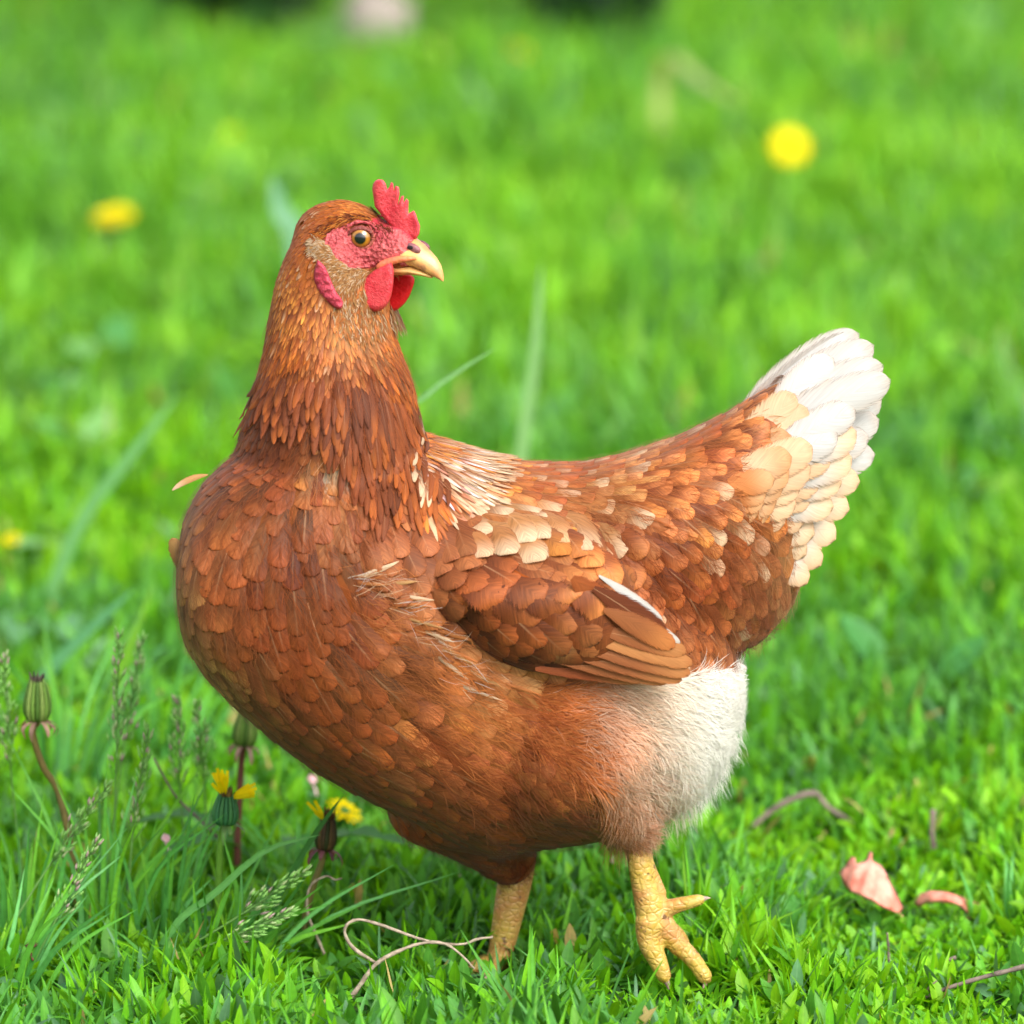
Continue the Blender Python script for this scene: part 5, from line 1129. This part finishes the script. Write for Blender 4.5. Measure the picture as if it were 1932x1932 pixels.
# ---- broad leaved weeds
def rosette(label, base, Y, n, L0, L1, col, lobed, seed, wr=.28):
    r_ = random.Random(seed); a = P(*base, Y); a = Vector((a.x, a.y, gz(a.x, a.y) - .002)); root = empty('leaf_rosette', a); tag(root, label, 'weed')
    for k in range(n):
        th = 6.28 * k / n + r_.uniform(-.3, .3); L_ = r_.uniform(L0, L1); d = Vector((math.cos(th), math.sin(th), 0)); el = r_.uniform(.35, .9)
        pts = curve([a, a + d * L_ * .45 + Vector((0, 0, L_ * el * .6)), a + d * L_ + Vector((0, 0, L_ * el * .55))], 17); W_b = L_ * wr
        pr = [.12 + .88 * math.sin(math.pi * min(1, (i / 16) ** 1.25)) ** .8 for i in range(17)]; pr[-1] = .04
        if lobed: pr = [q * (1 if i % 3 else .5) for i, q in enumerate(pr)]
        ribbon('leaf', root, pts, [W_b * q for q in pr], Vector((0, 0, 1)), np.asarray(col) * r_.uniform(.8, 1.25), .3)
rosette('toothed dandelion leaves behind the half open dandelion', (520, 1700), .22, 8, .06, .10, (.06, .21, .04), True, 1)
rosette('dull blue green rounded leaves in the lower left lawn', (200, 1800), -.03, 5, .025, .045, (.055, .18, .085), False, 2, .7)
rosette('blue green rounded leaf cluster at the left edge', (10, 1760), .03, 4, .03, .05, (.06, .20, .08), False, 3, .7)
rosette('blurred dark green leaf rosette in the lawn left of the neck', (420, 1560), .8, 7, .05, .09, (.06, .22, .05), True, 4)
rosette('blurred dark dandelion leaves in the lawn above the tail', (1720, 1480), 1.6, 9, .07, .12, (.035, .15, .03), True, 5)
rosette('blurred pale leaf rosette at the left edge of the lawn', (60, 1480), .9, 7, .05, .10, (.12, .32, .12), False, 6, .4)

# ---- dry stems, twigs, dead leaves
M_TWIG = wood_material('twig_bark', (84, 70, 66), (132, 116, 104)); M_DRY = wood_material('dry_stem', (120, 104, 88), (176, 160, 138), 220)
def stick(name, label, cat, paths, mat, group=None):
    a = paths[0][0][0]; root = empty(name, Vector((a.x, a.y, gz(a.x, a.y)))); tag(root, label, cat, group)
    for pts, r0, r1 in paths:
        c = curve(pts, 26); rr = np.linspace(r0, r1, 26) * np.array([random.uniform(.82, 1.2) for _ in range(26)]); V, F = tube_geo(c, rr * .85, 7); mesh_np('stem', V, F, mat, root)
def PP(lst, Y): return [P(x, y, Y) for x, y in lst]
yd = -.055
stick('dried_plant', 'dry curled pale stem looped on the grass before the front foot', 'dry stem', [(PP([(930, 1768), (900, 1772), (868, 1782), (804, 1775), (724, 1747), (679, 1735), (655, 1744), (651, 1763), (668, 1790), (708, 1816)], yd), .0009, .0013), (PP([(656, 1890), (680, 1858), (708, 1820), (749, 1796), (795, 1780), (837, 1780), (868, 1800), (895, 1828)], yd - .004), .0018, .0008)], M_DRY)
stick('dried_plant', 'thin hooked grey stem below the withered dandelion bud', 'dry stem', [(PP([(612, 1800), (596, 1763), (581, 1726), (580, 1690), (590, 1666), (616, 1653), (632, 1660), (645, 1657)], .02), .0012, .0006)], M_DRY)
stick('twig', 'dark bent twig in the grass right of the white belly down', 'twig', [(PP([(1412, 1568), (1444, 1539), (1476, 1517), (1515, 1500), (1541, 1497)], .36), .0022, .0028), (PP([(1541, 1497), (1566, 1526), (1618, 1556)], .36), .0024, .0018)], M_TWIG, 'twigs in the grass')
stick('twig', 'dark upright twig above the pink dry leaves', 'twig', [(PP([(1790, 1676), (1770, 1640), (1759, 1578), (1760, 1528)], .30), .0018, .0024)], M_TWIG, 'twigs in the grass')
stick('twig', 'long brown twig entering from the lower right edge', 'twig', [(PP([(1990, 1806), (1931, 1824), (1857, 1843), (1792, 1863), (1744, 1882), (1712, 1893)], -.05), .0022, .0009), (PP([(1750, 1880), (1752, 1864), (1768, 1850)], -.05), .0010, .0005)], M_TWIG, 'twigs in the grass')
stick('twig', 'short thin grey twig above the long twig', 'twig', [(PP([(1804, 1806), (1766, 1820), (1722, 1841)], .02), .0014, .0009), (PP([(1702, 1848), (1680, 1822), (1676, 1786), (1674, 1760)], .03), .0014, .0007)], M_TWIG, 'twigs in the grass')
stick('twig', 'short grey twig at the bottom edge left of the middle', 'twig', [(PP([(545, 1934), (585, 1926), (624, 1914)], -.10), .0016, .0013)], M_TWIG, 'twigs in the grass')
stick('twig', 'dark straw leaning behind the left grass tuft', 'twig', [(PP([(290, 1430), (330, 1500), (375, 1545), (410, 1580)], .12), .0008, .0012)], M_TWIG, 'twigs in the grass')
M_PINK = wood_material('pink_dry_leaf', (206, 112, 92), (228, 160, 140), 90)
def dry_leaf(label, poly, Y, mat, curl, depth=.02, cat='dry leaf'):
    A = np.array(poly, float); c = A.mean(0); ext = np.ptp(A, axis=0).max()
    def to3(x, y, h):
        u_, w_ = (x - c[0]) / ext * 2, (y - c[1]) / ext * 2
        return P(x, y, Y + depth * (-w_ * .9 + curl * (u_ * u_)) + .0012 * math.sin(u_ * 14 + w_ * 5) - h)
    V, F = inflate_geo(poly, to3, .0009, 6, ext * .055, .3); g = P(c[0], A[:, 1].max(), Y); g = Vector((g.x, g.y, gz(g.x, g.y))); root = empty('dry_leaf', g); tag(root, label, cat)
    mesh_np('blade', V, F, mat, root)
    tip = A[np.argmax(A[:, 1])]; V, F = tube_geo(curve([P(tip[0], tip[1], Y), P(tip[0] + 6, tip[1] + 8, Y), P(tip[0] + 10, tip[1] + 22, Y - .005)], 8), .0007, 5); mesh_np('leaf_stalk', V, F, mat, root)
dry_leaf('large pink dry leaf standing in the grass at lower right', [(1583, 1646), (1596, 1632), (1606, 1616), (1614, 1618), (1616, 1630), (1634, 1622), (1640, 1606), (1646, 1608), (1646, 1624), (1663, 1632), (1676, 1652), (1683, 1669), (1695, 1690), (1706, 1714), (1697, 1724), (1678, 1718), (1660, 1710), (1640, 1698), (1624, 1690), (1606, 1684), (1592, 1670)], .14, M_PINK, .9, .022)
dry_leaf('narrow curled pink dry leaf right of the large pink one', [(1724, 1698), (1736, 1686), (1754, 1680), (1786, 1682), (1816, 1692), (1848, 1704), (1851, 1720), (1856, 1742), (1842, 1730), (1830, 1727), (1814, 1711), (1800, 1706), (1772, 1702), (1750, 1704), (1734, 1712), (1726, 1708)], .15, M_PINK, 1.2, .02)
dry_leaf('small crumpled dark brown dead leaf in the lower left grass', [(46, 1784), (56, 1778), (66, 1770), (82, 1764), (84, 1774), (76, 1782), (64, 1788), (52, 1790)], -.02, wood_material('brown_dead_leaf', (70, 36, 24), (112, 64, 44), 200), 1.0, .008)
M_PET = wood_material('pink_petal', (222, 168, 172), (240, 206, 208), 200)
for i, (x, y, Y) in enumerate([(588, 1470, .34), (868, 1648, .2), (888, 1664, .18), (915, 1672, .17), (312, 1582, .1), (1158, 1622, .2)]):
    r_ = random.Random(i); dry_leaf(['pink fallen petal behind the lower breast', 'pale pink fallen petal left of the front leg', 'pink fallen petal close to the front leg', 'tiny pink fallen petal touching the front leg', 'small pink fallen petal in the left tuft', 'whitish fallen petal left of the rear leg'][i], [(x - 9, y), (x - 3, y - 10), (x + 8, y - 6), (x + 10, y + 5), (x, y + 9)], Y, M_PET, .8, .006, 'petal')

# ---- far edge of the lawn
def shrub(label, px, py, w, h, seed, col):
    r_ = np.random.default_rng(seed); a = G(px, py); a.z = -.006; root = empty('shrub', a); tag(root, label, 'shrub', 'dark shrubs at the far edge of the lawn')
    geos = []
    for k in range(7):
        th = r_.uniform(0, 6.28); q = a + Vector((math.cos(th) * w * .4 * r_.random(), math.sin(th) * w * .4 * r_.random(), h * r_.uniform(.5, .85))); geos.append(tube_geo(curve([a, a.lerp(q, .5) + Vector((0, 0, .03)), q], 7), np.linspace(.012, .004, 7), 6))
    V, F = merge(geos); mesh_np('stems', V, F, M_TWIG, root)
    n = 2600; u_ = r_.normal(0, 1, (n, 3)); u_ /= np.linalg.norm(u_, axis=1)[:, None]; rad_ = r_.random(n) ** .4
    pos = np.array(a) + np.array([0, 0, h * .52]) + u_ * rad_[:, None] * np.array([w * .5, w * .5, h * .52]) * (0.8 + .35 * vnoise(u_[:, 0] * 9, u_[:, 1] * 9 + u_[:, 2] * 7, 3.0, seed))[:, None]
    V, F, uv, cc_ = blades(pos, r_.uniform(0, 6.28, n), r_.uniform(-.6, .9, n), r_.uniform(.03, .06, n), r_.uniform(.018, .03, n), r_.uniform(0, 1, n), r_.normal(0, .5, n), np.asarray(col) * r_.uniform(.5, 1.4, n)[:, None], *LANCE3)
    o = mesh_np('crown', V, F, M_LEAF, root, cols=cc_, uv=uv); o['kind'] = 'stuff'
shrub('dark leafy shrub at the far lawn edge, top middle', 1130, 106, .20, .5, 41, (.020, .075, .022)); shrub('dark leafy shrub at the far lawn edge, left of the pale stone', 450, 92, .26, .45, 42, (.025, .085, .02))
sa = G(708, 125); sv, sf = ellipsoid_geo(Vector((sa.x, sa.y + .05, .04)), Vector((.048, 0, 0)), Vector((0, .045, 0)), Vector((0, 0, .054)), 12)
sv = sv + (vnoise(sv[:, 0] * 60, sv[:, 2] * 60 + sv[:, 1] * 40, 1.0, 77)[:, None] - .5) * .012
so = mesh_np('stone', sv, sf, wood_material('pale_stone', (112, 104, 96), (150, 138, 128), 40)); tag(so, 'pale blurred stone lying at the far edge of the lawn', 'stone')
